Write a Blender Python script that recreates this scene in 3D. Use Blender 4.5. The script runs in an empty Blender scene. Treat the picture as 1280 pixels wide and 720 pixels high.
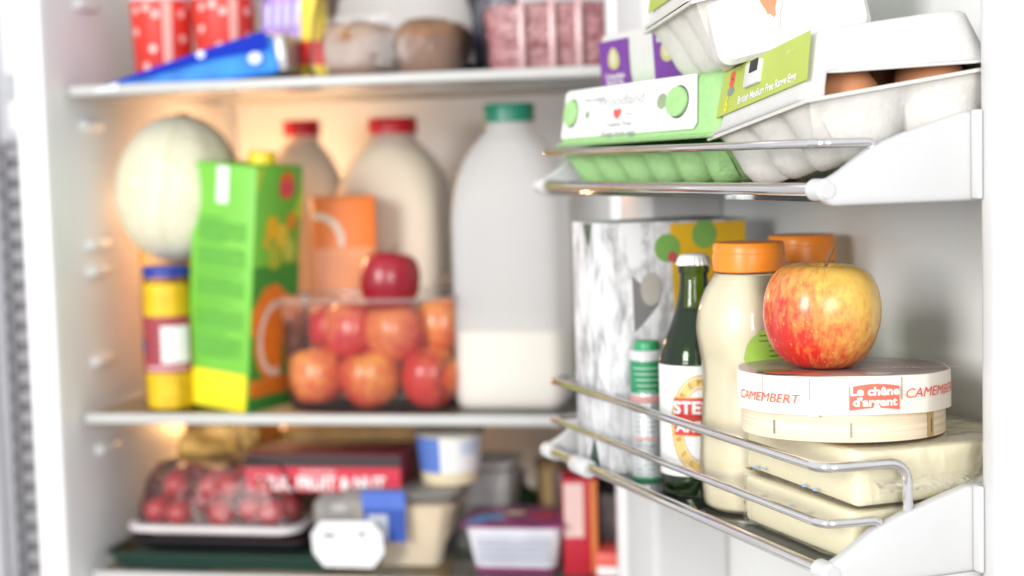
import bpy, bmesh, math, random
from mathutils import Vector, Matrix, noise
random.seed(7)
PI = math.pi
C = bpy.context.scene.collection
SC = bpy.context.scene
CZ = 1.30                                   # eye height

# ------------------------------------------------------------------ camera, world, lamps
PITCH, ROLL = .0803, .0282
cd = bpy.data.cameras.new('camera'); cam = bpy.data.objects.new('camera', cd); C.objects.link(cam)
fw = Vector((0, math.cos(PITCH), -math.sin(PITCH))); up = Vector((0, math.sin(PITCH), math.cos(PITCH))); rt = Vector((1, 0, 0))
r2 = rt*math.cos(ROLL) - up*math.sin(ROLL); u2 = rt*math.sin(ROLL) + up*math.cos(ROLL)
m = Matrix((r2, u2, -fw)).transposed().to_4x4(); m.translation = (0, 0, CZ); cam.matrix_world = m
cd.sensor_width = 36; cd.lens = 56.25; cd.clip_start = .02; cd.clip_end = 50
cd.dof.use_dof = True; cd.dof.focus_distance = .965; cd.dof.aperture_fstop = 4.1; cd.dof.aperture_blades = 0
SC.camera = cam
W_ = bpy.data.worlds.new('World'); SC.world = W_; W_.use_nodes = True
W_.node_tree.nodes['Background'].inputs[0].default_value = (.93, .96, 1, 1)
W_.node_tree.nodes['Background'].inputs[1].default_value = .78
SC.view_settings.view_transform = 'Standard'; SC.view_settings.look = 'None'
SC.view_settings.exposure = .42; SC.view_settings.gamma = 1
SC.cycles.use_denoising = True
SC.cycles.transparent_max_bounces = 24; SC.cycles.max_bounces = 10; SC.cycles.diffuse_bounces = 5
SC.cycles.sample_clamp_indirect = 6
SC.cycles.caustics_reflective = False

def area(name, loc, target, sx, sy, power, col=(1, 1, 1)):
    l = bpy.data.lights.new(name, 'AREA'); l.shape = 'RECTANGLE'; l.size = sx; l.size_y = sy; l.energy = power; l.color = col
    o = bpy.data.objects.new(name, l); C.objects.link(o); o.location = loc
    o.rotation_euler = (Vector(target) - Vector(loc)).to_track_quat('-Z', 'Y').to_euler()
    return o
area('window_light', (-2.0, -1.5, 1.9), (.0, 1.4, 1.2), .9, 1.3, 66, (1, .985, .96))
area('room_light', (.35, -2.1, 1.72), (0, 1.5, 1.15), .9, 1.2, 30, (1, .99, .97))

# ------------------------------------------------------------------ frames of reference
TH, PHI, S = .348, .2048, 1.15
def DR(u, d, h): return Vector((.0279 + u*math.sin(TH) + d*math.cos(TH), 1.27 - u*math.cos(TH) + d*math.sin(TH), CZ + h))
DROT = TH - PI/2
def FR(a, b, z): return Vector((-.4111 + a*math.cos(PHI) + b*math.sin(PHI), 1.6155 - a*math.sin(PHI) + b*math.cos(PHI), CZ + z))
FROT = -PHI
def facing(loc, deg=0):                      # turn that points a thing's -Y side at the eye
    return math.atan2(-loc[0], loc[1]) + math.radians(deg)

# ------------------------------------------------------------------ materials
def lin(h):
    if not isinstance(h, str): return tuple(h)[:3] + (1,)
    h = h.lstrip('#'); v = [int(h[i:i+2], 16)/255 for i in (0, 2, 4)]
    return tuple(c/12.92 if c <= .04045 else ((c + .055)/1.055)**2.4 for c in v) + (1,)
MC = {}
def M(name, col, rough=.5, metal=0, var=.06, scale=40, bump=0, bscale=200, spec=.5, sss=0, coat=0, dirt=None):
    if name in MC: return MC[name]
    m = bpy.data.materials.new(name); m.use_nodes = True; MC[name] = m
    t = m.node_tree; N = t.nodes; b = N['Principled BSDF']
    b.inputs['Roughness'].default_value = rough; b.inputs['Metallic'].default_value = metal
    b.inputs['Specular IOR Level'].default_value = spec
    if coat: b.inputs['Coat Weight'].default_value = coat; b.inputs['Coat Roughness'].default_value = .08
    if sss:
        b.inputs['Subsurface Weight'].default_value = sss; b.inputs['Subsurface Radius'].default_value = (1, .7, .45); b.inputs['Subsurface Scale'].default_value = .006
    tc = N.new('ShaderNodeTexCoord')
    c = lin(col)
    nz = N.new('ShaderNodeTexNoise'); nz.inputs['Scale'].default_value = scale; nz.inputs['Detail'].default_value = 5
    t.links.new(tc.outputs['Object'], nz.inputs['Vector'])
    rp = N.new('ShaderNodeValToRGB'); rp.color_ramp.elements[0].position = .3; rp.color_ramp.elements[1].position = .7
    rp.color_ramp.elements[0].color = tuple(max(0, x*(1 - var)) for x in c[:3]) + (1,)
    rp.color_ramp.elements[1].color = tuple(min(1, x*(1 + var)) for x in c[:3]) + (1,)
    t.links.new(nz.outputs['Fac'], rp.inputs['Fac']); t.links.new(rp.outputs['Color'], b.inputs['Base Color'])
    if dirt:
        n3 = N.new('ShaderNodeTexNoise'); n3.inputs['Scale'].default_value = 9; n3.inputs['Detail'].default_value = 8; n3.inputs['Roughness'].default_value = .7
        t.links.new(tc.outputs['Object'], n3.inputs['Vector'])
        r3 = N.new('ShaderNodeValToRGB'); r3.color_ramp.elements[0].position = .56; r3.color_ramp.elements[1].position = .8
        mx = N.new('ShaderNodeMix'); mx.data_type = 'RGBA'
        t.links.new(n3.outputs['Fac'], r3.inputs['Fac']); t.links.new(r3.outputs['Color'], mx.inputs['Factor'])
        t.links.new(rp.outputs['Color'], mx.inputs['A']); mx.inputs['B'].default_value = lin(dirt)
        t.links.new(mx.outputs['Result'], b.inputs['Base Color'])
    if bump:
        n2 = N.new('ShaderNodeTexNoise'); n2.inputs['Scale'].default_value = bscale; n2.inputs['Detail'].default_value = 4
        t.links.new(tc.outputs['Object'], n2.inputs['Vector'])
        bp = N.new('ShaderNodeBump'); bp.inputs['Strength'].default_value = bump; bp.inputs['Distance'].default_value = .0015
        t.links.new(n2.outputs['Fac'], bp.inputs['Height']); t.links.new(bp.outputs['Normal'], b.inputs['Normal'])
    return m
def film(name, tint=(1, 1, 1), body=.06, bodycol=(.9, .9, .9), rough=.06, ior=1.45, bump=0, bscale=30, gl=1.0):
    """thin clear plastic or glass: see-through, mirror-like at grazing angles, a little milky body"""
    if name in MC: return MC[name]
    m = bpy.data.materials.new(name); m.use_nodes = True; MC[name] = m
    t = m.node_tree; N = t.nodes; N.remove(N['Principled BSDF']); out = N['Material Output']
    tr = N.new('ShaderNodeBsdfTransparent'); tr.inputs[0].default_value = lin(tint)
    df = N.new('ShaderNodeBsdfDiffuse'); df.inputs[0].default_value = lin(bodycol)
    tl = N.new('ShaderNodeBsdfTranslucent'); tl.inputs[0].default_value = lin(bodycol)
    a = N.new('ShaderNodeMixShader'); a.inputs[0].default_value = .5
    t.links.new(df.outputs[0], a.inputs[1]); t.links.new(tl.outputs[0], a.inputs[2])
    b = N.new('ShaderNodeMixShader'); b.inputs[0].default_value = body
    t.links.new(tr.outputs[0], b.inputs[1]); t.links.new(a.outputs[0], b.inputs[2])
    g = N.new('ShaderNodeBsdfGlossy'); g.inputs['Roughness'].default_value = rough; g.inputs[0].default_value = (gl, gl, gl, 1)
    f = N.new('ShaderNodeFresnel'); f.inputs[0].default_value = ior
    c = N.new('ShaderNodeMixShader'); t.links.new(f.outputs[0], c.inputs[0])
    t.links.new(b.outputs[0], c.inputs[1]); t.links.new(g.outputs[0], c.inputs[2]); t.links.new(c.outputs[0], out.inputs['Surface'])
    if bump:
        tc = N.new('ShaderNodeTexCoord'); nz = N.new('ShaderNodeTexNoise'); nz.inputs['Scale'].default_value = bscale; nz.inputs['Detail'].default_value = 3; nz.inputs['Distortion'].default_value = 1.5
        bp = N.new('ShaderNodeBump'); bp.inputs['Strength'].default_value = bump; bp.inputs['Distance'].default_value = .004
        t.links.new(tc.outputs['Object'], nz.inputs['Vector']); t.links.new(nz.outputs['Fac'], bp.inputs['Height'])
        t.links.new(bp.outputs['Normal'], g.inputs['Normal']); t.links.new(bp.outputs['Normal'], f.inputs['Normal'])
    return m

white_plastic = M('white_plastic', (.60, .60, .60), .32, var=.015, bump=.02, bscale=400)
liner_m = M('liner_plastic', (.80, .80, .80), .35, var=.02, scale=12, bump=.015, bscale=150)
wall_m = M('door_liner_plastic', (.78, .78, .765), .3, var=.03, scale=14, bump=.05, bscale=35, dirt=(.70, .695, .67))
chrome = M('chrome', (.80, .78, .77), .06, 1, var=.03, scale=120)
glass = film('shelf_glass', (.93, .97, .95), .02, (.8, .9, .86))
pulp_white = M('white_pulp', (.64, .63, .605), .9, var=.03, scale=150, bump=.16, bscale=420)
pulp_grey = M('grey_pulp', (.66, .64, .60), .92, var=.05, scale=170, bump=.25, bscale=420)
pulp_green = M('green_pulp', (.35, .60, .25), .9, var=.06, scale=150, bump=.4, bscale=420)
paper_white = M('white_card', (.80, .80, .79), .55, var=.015)
lime_card = M('lime_card', (.43, .52, .09), .5, var=.03)
ink_grey = M('grey_ink', (.25, .25, .24), .6)
ink_red = M('red_ink', (.72, .10, .07), .6)
ink_white = M('white_ink', (.85, .85, .84), .6)
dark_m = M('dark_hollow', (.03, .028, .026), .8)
egg_m = M('brown_eggshell', (.62, .27, .13), .5, var=.08, scale=60, sss=.1)
orange_cap = M('orange_cap_plastic', (.86, .25, .015), .35, var=.03, sss=.05)
red_cap = M('red_cap_plastic', (.62, .012, .025), .35)
green_cap = M('green_cap_plastic', (.008, .18, .11), .35)
yellow_cap = M('yellow_cap_plastic', (.9, .68, .02), .35)
milk_m = M('milk', (.90, .83, .68), .4, var=.01)
hdpe = film('milky_bottle_plastic', (.99, .99, .99), .74, (.98, .98, .98), .35, 1.15)
hdpe_warm = film('full_milk_bottle_plastic', (1, .98, .96), .72, (1, .93, .86), .35, 1.1)
clear = film('clear_plastic', (1, 1, 1), .05, (.9, .9, .9), .08, 1.22, .3, 18)
crinkle = film('crinkled_film', (1, 1, 1), .10, (1, .97, .88), .12, 1.2, .6, 30)

# ------------------------------------------------------------------ mesh helpers
def link(name, me, mats, parent=None, loc=(0, 0, 0), rot=(0, 0, 0), smooth=True, sharp=35):
    if not isinstance(mats, (list, tuple)): mats = [mats]
    if len(me.materials) == 0:
        for mm in mats: me.materials.append(mm)
    if smooth:
        me.polygons.foreach_set('use_smooth', [True]*len(me.polygons)); me.set_sharp_from_angle(angle=math.radians(sharp))
    o = bpy.data.objects.new(name, me); C.objects.link(o); o.location = loc; o.rotation_euler = rot
    if parent: o.parent = parent
    return o
def tag(o, label, cat, group=None, kind=None):
    if label: o['label'] = label
    if cat: o['category'] = cat
    if group: o['group'] = group
    if kind: o['kind'] = kind
    return o
def thing(name, label, cat, loc, rot=(0, 0, 0), group=None):
    o = bpy.data.objects.new(name, None); C.objects.link(o); o.location = loc; o.rotation_euler = rot; o.empty_display_size = .02
    return tag(o, label, cat, group)
def mesh(v, f, name='m'):
    me = bpy.data.meshes.new(name); me.from_pydata([tuple(p) for p in v], [], f); me.update(); return me
def from_bm(bm):
    me = bpy.data.meshes.new('m'); bm.normal_update(); bm.to_mesh(me); bm.free(); return me
def box(sx, sy, sz, r=.001, seg=2, at=(0, 0, 0), base=True):
    bm = bmesh.new(); bmesh.ops.create_cube(bm, size=1)
    for v in bm.verts: v.co = Vector((v.co.x*sx + at[0], v.co.y*sy + at[1], (v.co.z + (.5 if base else 0))*sz + at[2]))
    if r: bmesh.ops.bevel(bm, geom=bm.edges[:], offset=r, segments=seg, profile=.5, affect='EDGES')
    return from_bm(bm)
def prism(poly, y0, y1, r=0, seg=2, axis='y'):
    """polygon (a, z) pushed along an axis from y0 to y1"""
    n = len(poly); v = []
    for y in (y0, y1):
        for a, z in poly: v.append((a, y, z) if axis == 'y' else (y, a, z) if axis == 'x' else (a, z, y))
    f = [list(range(n)), list(range(2*n - 1, n - 1, -1))] + [[i, i + n, (i + 1) % n + n, (i + 1) % n] for i in range(n)]
    me = mesh(v, f); bm = bmesh.new(); bm.from_mesh(me); bmesh.ops.recalc_face_normals(bm, faces=bm.faces[:])
    if r: bmesh.ops.bevel(bm, geom=bm.edges[:], offset=r, segments=seg, profile=.5, affect='EDGES')
    return from_bm(bm)
def lathe(prof, n=40, a0=0, a1=2*PI, wob=None, caps=False):
    full = abs(a1 - a0) > 6.28; v = []; f = []; k = n if full else n + 1
    for r, z in prof:
        for i in range(k):
            a = a0 + (a1 - a0)*i/n; q = Vector((r*math.sin(a), -r*math.cos(a), z))
            v.append(wob(q, a) if wob else q)
    for j in range(len(prof) - 1):
        for i in range(n):
            i2 = (i + 1) % k; f.append([j*k + i, j*k + i2, (j + 1)*k + i2, (j + 1)*k + i])
    if caps:
        f.append([i for i in range(k)][::-1]); f.append([(len(prof) - 1)*k + i for i in range(k)])
    me = mesh(v, f); bm = bmesh.new(); bm.from_mesh(me); bmesh.ops.remove_doubles(bm, verts=bm.verts[:], dist=1e-6)
    return from_bm(bm)
def smoothprof(pts, sub=6):
    """Catmull-Rom through (r, z) points"""
    out = []
    for i in range(len(pts) - 1):
        p0 = pts[max(0, i - 1)]; p1 = pts[i]; p2 = pts[i + 1]; p3 = pts[min(len(pts) - 1, i + 2)]
        for k in range(sub):
            t = k/sub; q = []
            for d in range(len(p1)):
                q.append(.5*((2*p1[d]) + (-p0[d] + p2[d])*t + (2*p0[d] - 5*p1[d] + 4*p2[d] - p3[d])*t*t + (-p0[d] + 3*p1[d] - 3*p2[d] + p3[d])*t**3))
            out.append(tuple(q))
    out.append(tuple(pts[-1])); return out
def tube(path, r, n=12):
    v = []; f = []; P = [Vector(p) for p in path]; prev = None
    for i, p in enumerate(P):
        t = ((P[min(i + 1, len(P) - 1)] - P[max(i - 1, 0)])).normalized()
        if prev is None:
            a = Vector((0, 0, 1)) if abs(t.z) < .9 else Vector((1, 0, 0)); nrm = (a - t*a.dot(t)).normalized()
        else: nrm = (prev - t*prev.dot(t)).normalized()
        prev = nrm; bn = t.cross(nrm)
        for k in range(n): v.append(p + (nrm*math.cos(2*PI*k/n) + bn*math.sin(2*PI*k/n))*r)
    for i in range(len(P) - 1):
        for k in range(n): f.append([i*n + k, i*n + (k + 1) % n, (i + 1)*n + (k + 1) % n, (i + 1)*n + k])
    f.append(list(range(n))[::-1]); f.append([(len(P) - 1)*n + k for k in range(n)])
    return mesh(v, f)
def bendpath(pts, r, seg=8):
    """polyline with rounded corners"""
    out = [Vector(pts[0])]
    for i in range(1, len(pts) - 1):
        a, b, c = Vector(pts[i-1]), Vector(pts[i]), Vector(pts[i+1]); rr = min(r, (a-b).length*.48, (c-b).length*.48)
        p = b + (a-b).normalized()*rr; q = b + (c-b).normalized()*rr
        for k in range(seg + 1):
            t = k/seg; out.append(p*(1-t)**2 + b*2*t*(1-t) + q*t*t)
    out.append(Vector(pts[-1])); return out
def loft(loops, cap0=False, cap1=False):
    n = len(loops[0]); v = [p for l in loops for p in l]; f = []
    for j in range(len(loops) - 1):
        for i in range(n): f.append([j*n + i, j*n + (i+1) % n, (j+1)*n + (i+1) % n, (j+1)*n + i])
    if cap0: f.append(list(range(n))[::-1])
    if cap1: f.append([(len(loops)-1)*n + i for i in range(n)])
    return mesh(v, f)
def rrect(a, b, r, n=6, z=0, off=(0, 0)):
    """rounded rectangle loop, half sizes a, b, counter-clockwise"""
    r = min(r, a*.99, b*.99); out = []
    for cx, cy, s in ((a-r, -(b-r), -90), (a-r, b-r, 0), (-(a-r), b-r, 90), (-(a-r), -(b-r), 180)):
        for k in range(n + 1):
            t = math.radians(s + 90*k/n); out.append(Vector((cx + r*math.cos(t) + off[0], cy + r*math.sin(t) + off[1], z)))
    return out
def rtub(a0, b0, a1, b1, h, r, wall=.0012, rim=.003, closed=False, single=False):
    """tapered rounded tub: half sizes a0 b0 at the base, a1 b1 at the rim"""
    L = [rrect(a0-.004, b0-.004, r, z=0), rrect(a0, b0, r, z=.003)]
    for k in range(1, 5): t = k/4; L.append(rrect(a0+(a1-a0)*t, b0+(b1-b0)*t, r, z=.003+(h-.003)*t))
    if closed: L += [rrect(a1-.002, b1-.002, r, z=h+.001)]; return loft(L, True, True)
    if rim: L += [rrect(a1+rim, b1+rim, r+rim, z=h), rrect(a1+rim, b1+rim, r+rim, z=h+.0015), rrect(a1-wall, b1-wall, r, z=h+.0015)]
    if single: return loft(L, True, False)
    for k in range(4, -1, -1): t = k/4; L.append(rrect(a0+(a1-a0)*t-wall, b0+(b1-b0)*t-wall, r, z=.004+(h-.003)*t))
    return loft(L, True, True)
def crumple(me, amp, sc, seed=0, sub=0):
    bm = bmesh.new(); bm.from_mesh(me)
    if sub: bmesh.ops.subdivide_edges(bm, edges=bm.edges[:], cuts=sub, use_grid_fill=True)
    bm.normal_update(); o = Vector((seed*7.3, seed*3.1, seed*1.7))
    for v in bm.verts:
        v.co += v.normal*noise.fractal(v.co*sc + o, .8, 2.1, 3)*amp
    bm.to_mesh(me); bm.free(); me.update(); return me
def text(s, size, mat, parent, mtx, bold=0, shear=0, bendR=None, align='CENTER', name='lettering', sx=1, squash=1):
    cu = bpy.data.curves.new('t', 'FONT'); cu.body = s; cu.size = size; cu.align_x = align; cu.align_y = 'CENTER'; cu.offset = bold; cu.shear = shear; cu.resolution_u = 3
    o = bpy.data.objects.new('t', cu); C.objects.link(o); bpy.context.view_layer.update()
    me = bpy.data.meshes.new_from_object(o.evaluated_get(bpy.context.evaluated_depsgraph_get()))
    bpy.data.objects.remove(o); bpy.data.curves.remove(cu)
    for v in me.vertices:
        x, y = v.co.x*sx, v.co.y*squash
        if bendR:                              # (x, y) of the print wraps round a cylinder of radius bendR facing -Y
            a = x/bendR; v.co = Vector((bendR*math.sin(a), -bendR*math.cos(a), y))
        else: v.co = Vector((x, y, 0))
    me.materials.clear()
    ob = link(name, me, mat, parent, smooth=False); ob.matrix_local = mtx; return ob
def frame(o, ex, ey):
    ex = Vector(ex).normalized(); ey = Vector(ey).normalized(); ez = ex.cross(ey)
    mm = Matrix((ex, ey, ez)).transposed().to_4x4(); mm.translation = Vector(o); return mm
def plate(poly, th=.0004):
    """thin card: polygon in XY with real thickness"""
    n = len(poly); v = [(x, y, 0) for x, y in poly] + [(x, y, th) for x, y in poly]
    f = [list(range(n))[::-1], [n + i for i in range(n)]] + [[i, (i+1) % n, (i+1) % n + n, i + n] for i in range(n)]
    return mesh(v, f)
def oval(a, b, n=28, cx=0, cy=0): return [(cx + a*math.cos(2*PI*i/n), cy + b*math.sin(2*PI*i/n)) for i in range(n)]
def patch(r, z0, z1, a0, a1, n=24, nz=1): # a bit of label on a cylinder, angles in degrees from -Y
    return lathe([(r, z0 + (z1-z0)*k/nz) for k in range(nz+1)], n, math.radians(a0), math.radians(a1))
def bent(poly2, R, th=.0003):
    """flat outline (arc length, height) wrapped on a cylinder"""
    me = mesh([(R*math.sin(x/R), -R*math.cos(x/R), y) for x, y in poly2], [list(range(len(poly2)))]); return me
def bentring(a, b, w, R, n=48, cx=0, cz=0):
    v = []; f = []
    for i in range(n):
        t = 2*PI*i/n
        for s in (0, w):
            x, y = cx + (a-s)*math.cos(t), cz + (b-s)*math.sin(t); v.append((R*math.sin(x/R), -R*math.cos(x/R), y))
    for i in range(n): j = (i+1) % n; f.append([2*i, 2*j, 2*j+1, 2*i+1])
    return mesh(v, f)

# ================================================================== SETTING: the kitchen strip left of the fridge
wall = link('wall', box(3.0, .1, 2.6, 0, at=(-.9, 3.0, 0)), M('kitchen_wall_paint', (.60, .60, .62), .8)); wall['kind'] = 'structure'
floor = link('floor', box(6, 6, .02, 0, at=(0, .5, -.03)), M('kitchen_floor', (.34, .31, .28), .5, var=.12, scale=6)); floor['kind'] = 'structure'
t = thing('kitchen_unit', 'light grey tall unit with dark louvred panel standing left of the fridge', 'cabinet', (-.614, 1.9, .55))
link('side_panel', box(.05, .030, 1.5, .004, at=(-.054, .083, 0)), M('grey_unit_paint', (.52, .52, .55), .5), t)
link('side_panel', box(.012, .020, 1.5, .003, at=(-.021, .083, 0)), M('grey_unit_paint2', (.40, .40, .43), .5), t)
link('upper_door', box(.12, .03, .55, .003, at=(.055, .1, .87)), M('pale_unit_paint', (.78, .78, .81), .5), t)
link('handle_block', box(.10, .02, .038, .004, at=(.055, .075, .80)), M('pale_unit_paint3', (.72, .72, .73), .5), t)
link('louvre_backing', box(.134, .02, .62, .002, at=(.048, .12, .17)), M('dark_louvre', (.36, .35, .37), .6), t)
for k in range(24):
    link('slat', box(.134, .012, .016, .002, at=(.048, .10, .18 + k*.0255)), M('louvre_slat', (.33, .32, .335), .6), t)
link('plinth', box(.12, .03, .17, .003, at=(.055, .1, 0)), M('plinth_m', (.48, .47, .48), .5), t)

# ================================================================== FRIDGE
ZT, ZM, ZB = .0802, -.2516, -.4150           # shelf trims
fridge = thing('fridge', 'open white fridge with food on its shelves and racks in its door', 'fridge', FR(0, 0, -1.0), (0, 0, FROT))
FZ = 1.0                                      # local z of eye level
AL, AR, BL, BB, TOPZ, BOT = -.034, .52, -.042, .46, .42, -.75
def quadbox(name, x0, x1, y0, y1, z0, z1, mat, r=.003):
    return link(name, box(x1-x0, y1-y0, z1-z0, r, at=((x0+x1)/2, (y0+y1)/2, z0+FZ)), mat, fridge)
quadbox('side_wall', AL-.036, AL, BL+.0, BB+.05, BOT, TOPZ, liner_m, .012)
quadbox('side_wall', AR, AR+.05, BL, BB+.05, BOT, TOPZ, liner_m, .012)
quadbox('back_wall', AL+.001, AR-.001, BB, BB+.05, BOT, TOPZ, liner_m, .001)
quadbox('roof', AL+.001, AR-.001, BL+.002, BB-.001, TOPZ-.05, TOPZ-.002, liner_m, .004)
quadbox('base', AL+.001, AR-.001, BL+.002, BB-.001, BOT+.002, BOT+.05, liner_m, .004)
trim_m = M('shelf_trim_plastic', (.52, .52, .50), .35, var=.03)
for z in (ZT, ZM, ZB):
    s = link('shelf', box(AR-AL-.012, .40, .005, .0008, at=((AR+AL)/2, .205, z+FZ-.0015)), glass, fridge)
    link('shelf_trim', box(AR-AL-.012, .012, .0105, .003, 3, at=((AR+AL)/2, .0, z+FZ-.0052)), trim_m, s)
    link('shelf_trim', box(AR-AL-.012, .012, .014, .003, 3, at=((AR+AL)/2, .412, z+FZ-.003)), trim_m, s)
for z in (.047, -.077, -.104, -.198, -.29, .17, .2):
    for y0, ln in ((.028, .042),):
        link('shelf_support', prism([(0, -.006), (0, .006), (.011, .004), (.011, -.004)], y0, y0+ln, .002), M('rib_white', (.84, .84, .84), .4), fridge, (AL-.002, 0, z+FZ))
# warm interior lamp behind the melon, high on the left wall
lm = link('lamp_cover', box(.012, .08, .045, .005, at=(AL+.006, .33, -.05+FZ)), film('lamp_cover_plastic', (1, .9, .75), .4, (1, .85, .6)), fridge)
def point(name, loc, power, col, r=.02):
    l = bpy.data.lights.new(name, 'POINT'); l.energy = power; l.color = col; l.shadow_soft_size = r
    o = bpy.data.objects.new(name, l); C.objects.link(o); o.location = loc; return o
point('fridge_lamp', FR(AL+.06, .30, -.03), 1.0, (1, .58, .29))
point('fridge_lamp', FR(AL+.05, .33, -.31), .55, (1, .54, .22))

# ---- the open door
WD = .163; RD = .095; U1 = .427; U0 = -.012
door = link('door', box(.62, .055, 1.5, .004, at=(.20, WD+.0275, .35)), wall_m, fridge)
def todoor(o, z0=0):                          # put an object built in (u, d, h) door axes into the fridge's own frame
    w = Matrix.Translation(DR(0, 0, z0)) @ Matrix.Rotation(DROT, 4, 'Z')
    fm = Matrix.Translation(fridge.location) @ Matrix.Rotation(FROT, 4, 'Z')
    o.matrix_local = fm.inverted() @ w
todoor(door, -CZ)
def rim(name, poly, z0, z1, r=.007):
    me = prism([(a, b) for a, b in poly], z0, z1, r, 4, 'z'); return link(name, me, white_plastic, door, sharp=60)
rim('rim_ridge', [(U1, RD), (U1+.021, RD-.001), (U1+.029, RD+.02), (U1+.032, WD+.001), (U1-.006, WD+.001)], CZ-.9, CZ+.5)
rim('rim_ridge', [(-.072, RD), (U0, RD), (U0+.004, WD+.001), (-.085, WD+.001)], CZ-.9, CZ+.5)
link('door_seal', box(.05, .05, 1.5, .010, 4, at=(U1+.058, RD+.040, .35)), M('door_seal_rubber', (.40, .40, .405), .5), door)
link('door_skin', box(.66, .012, 1.52, .004, at=(.20, WD+.0625, .34)), M('door_skin_paint', (.6, .6, .62), .4), door)

def rack(h, rails, lower):
    """chrome-railed door rack: h bar height, rails = [(height over bar, wallward run, drop)]"""
    rk = link('door_rack', box(U1-U0-.026, WD-.008, .004, .0008, at=((U1+U0)/2, (WD-.004)/2+.003, -.007)), glass, fridge); todoor(rk, h)
    link('front_bar', tube([(-.004, 0, 0), (.418, 0, 0)], .0037), chrome, rk)
    for hz, run, drop in rails:
        e = .004
        p = bendpath([(-.002, run, hz-drop), (-.002, run, hz), (.0, 0, hz), (.417, 0, hz), (.421, run, hz), (.421, run, hz-drop)], .013 if hz > .05 else .009, 8)
        link('rail', tube(p, .0026 if hz < .05 else .0030), chrome, rk)
    prof = [(-.005, -.004), (-.0015, .0045), (.008, .009), (.028, .022), (.05, .030), (.09, .041), (WD-.001, .044), (WD-.001, -.009), (.004, -.009)]
    for x0, x1 in ((.4165, .4255), (-.0105, -.0025)):
        link('bracket', prism(prof, x0, x1, .0022, 3, 'x'), white_plastic, rk)
        xm = (x0+x1)/2; sgn = -1 if x0 > 0 else 1
        link('bar_socket', lathe([(0, -.008), (.0045, -.008), (.0062, -.006), (.0062, .006), (.0045, .008), (0, .008)], 18), white_plastic, rk, (xm + sgn*.003, 0, 0), (0, PI/2, 0))
    if lower: link('bracket_ledge', prism([(.015, -.014), (.02, -.009), (WD-.002, -.009), (WD-.002, -.016)], .408, .4245, .001, 2, 'x'), white_plastic, rk)
    link('bracket_flange', box(.008, .003, .050, .0012, 3, at=(.4300, RD-.0018, -.008)), white_plastic, rk)
    return rk
HL, HU = -.2344, -.0215
lower = rack(HL, [(.0265, .034, .012), (.0580, .052, .032)], True)
upper = rack(HU, [(.0255, .031, .006)], False)
link('bar_clip', lathe([(0, -.016), (.0055, -.016), (.0072, -.013), (.0072, .013), (.0055, .016), (0, .016)], 20), white_plastic, lower, (.065, 0, -.001), (0, PI/2, 0))
RZL = HL - .003; RZU = HU - .003             # rack floors

# ================================================================== EGG CARTONS
def tray_mesh(L, Wd, ht, nx, ny, taper=.008, amp=.016, wall=.0022):
    def loop(t, z0, ins, k=1):
        out = []; a, b = L/2-ins, Wd/2-ins
        for (n, ax) in ((nx, 0), (ny, 1), (nx, 2), (ny, 3)):
            m_ = n*12
            for i in range(m_):
                s = i/m_; nt = (1-abs(math.sin(PI*n*s))**.6); w = amp*t**.6*nt*k; z = z0 + nt*.18*ht*max(0, t-.3)*k
                x = -a + 2*a*s; y = -b + 2*b*s
                out.append({0: Vector((x, -b+w, z)), 1: Vector((a-w, y, z)), 2: Vector((-x, b-w, z)), 3: Vector((-a+w, -y, z))}[ax])
        return out
    Ls = []
    Ls.append(loop(1, 0, taper+.009))
    for t in (.97, .88, .7, .5, .3, .12, 0): Ls.append(loop(t, ht*(1-t) if t < .97 else .001, taper*t + (.006 if t > .95 else .002 if t > .85 else 0)))
    Ls += [loop(0, ht-.002, 0), loop(0, ht-.002, -.004), loop(0, ht, -.004), loop(0, ht, wall)]
    for t in (.3, .6, .8): Ls.append(loop(t, ht*(1-t), taper*t+wall))
    Ls.append(loop(.8, ht*.2, .03, .2))
    return loft(Ls, True, True)
def lid_mesh(L, Wd, hl, s, hump=.004, cut=0):
    Ls = []; r = .014
    def lp(z, f, e, rr):
        q = rrect(L/2-e, (Wd-f-e)/2, rr, 7, z, (0, (f-e)/2)); out = []
        for i, p in enumerate(q):
            out.append(p.copy()); nx = q[(i+1) % len(q)]
            if i % 8 == 7: out += [p.lerp(nx, k/10) for k in range(1, 10)]
        return out
    Ls += [lp(-.002, -.004, -.004, r), lp(.0005, -.004, -.004, r), lp(.0012, 0, 0, r)]
    for t in (.2, .4, .6, .8, .9): Ls.append(lp(hl*t, s*t, .008*t, r))
    for t, e in ((.955, .002), (.985, .005), (1, .010)): Ls.append(lp(hl*t, s*.9+e, .008*.9+e, r))
    for q in (.6, .25):
        base = Ls[-1] if q == .6 else base
        c = sum(base, Vector())/len(base); Ls.append([c + (p-c)*q + Vector((0, 0, hump*(1-q)*(1 if p.y > c.y else .2))) for p in base])
    if cut:
        for l in Ls:
            for p in l:
                if abs(p.x) > L/2-.012 and abs(p.y) < Wd/2-.010:
                    p.z = max(p.z, cut*(.72-.45*p.y/(Wd/2))+(.0 if p.z < .001 else .001))
    me = loft(Ls, False, True); return me
def lid_frame(Wd, ht, beta):
    return Matrix.Translation((0, Wd/2, ht)) @ Matrix.Rotation(beta, 4, 'X') @ Matrix.Translation((0, -Wd/2, 0))
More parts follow.
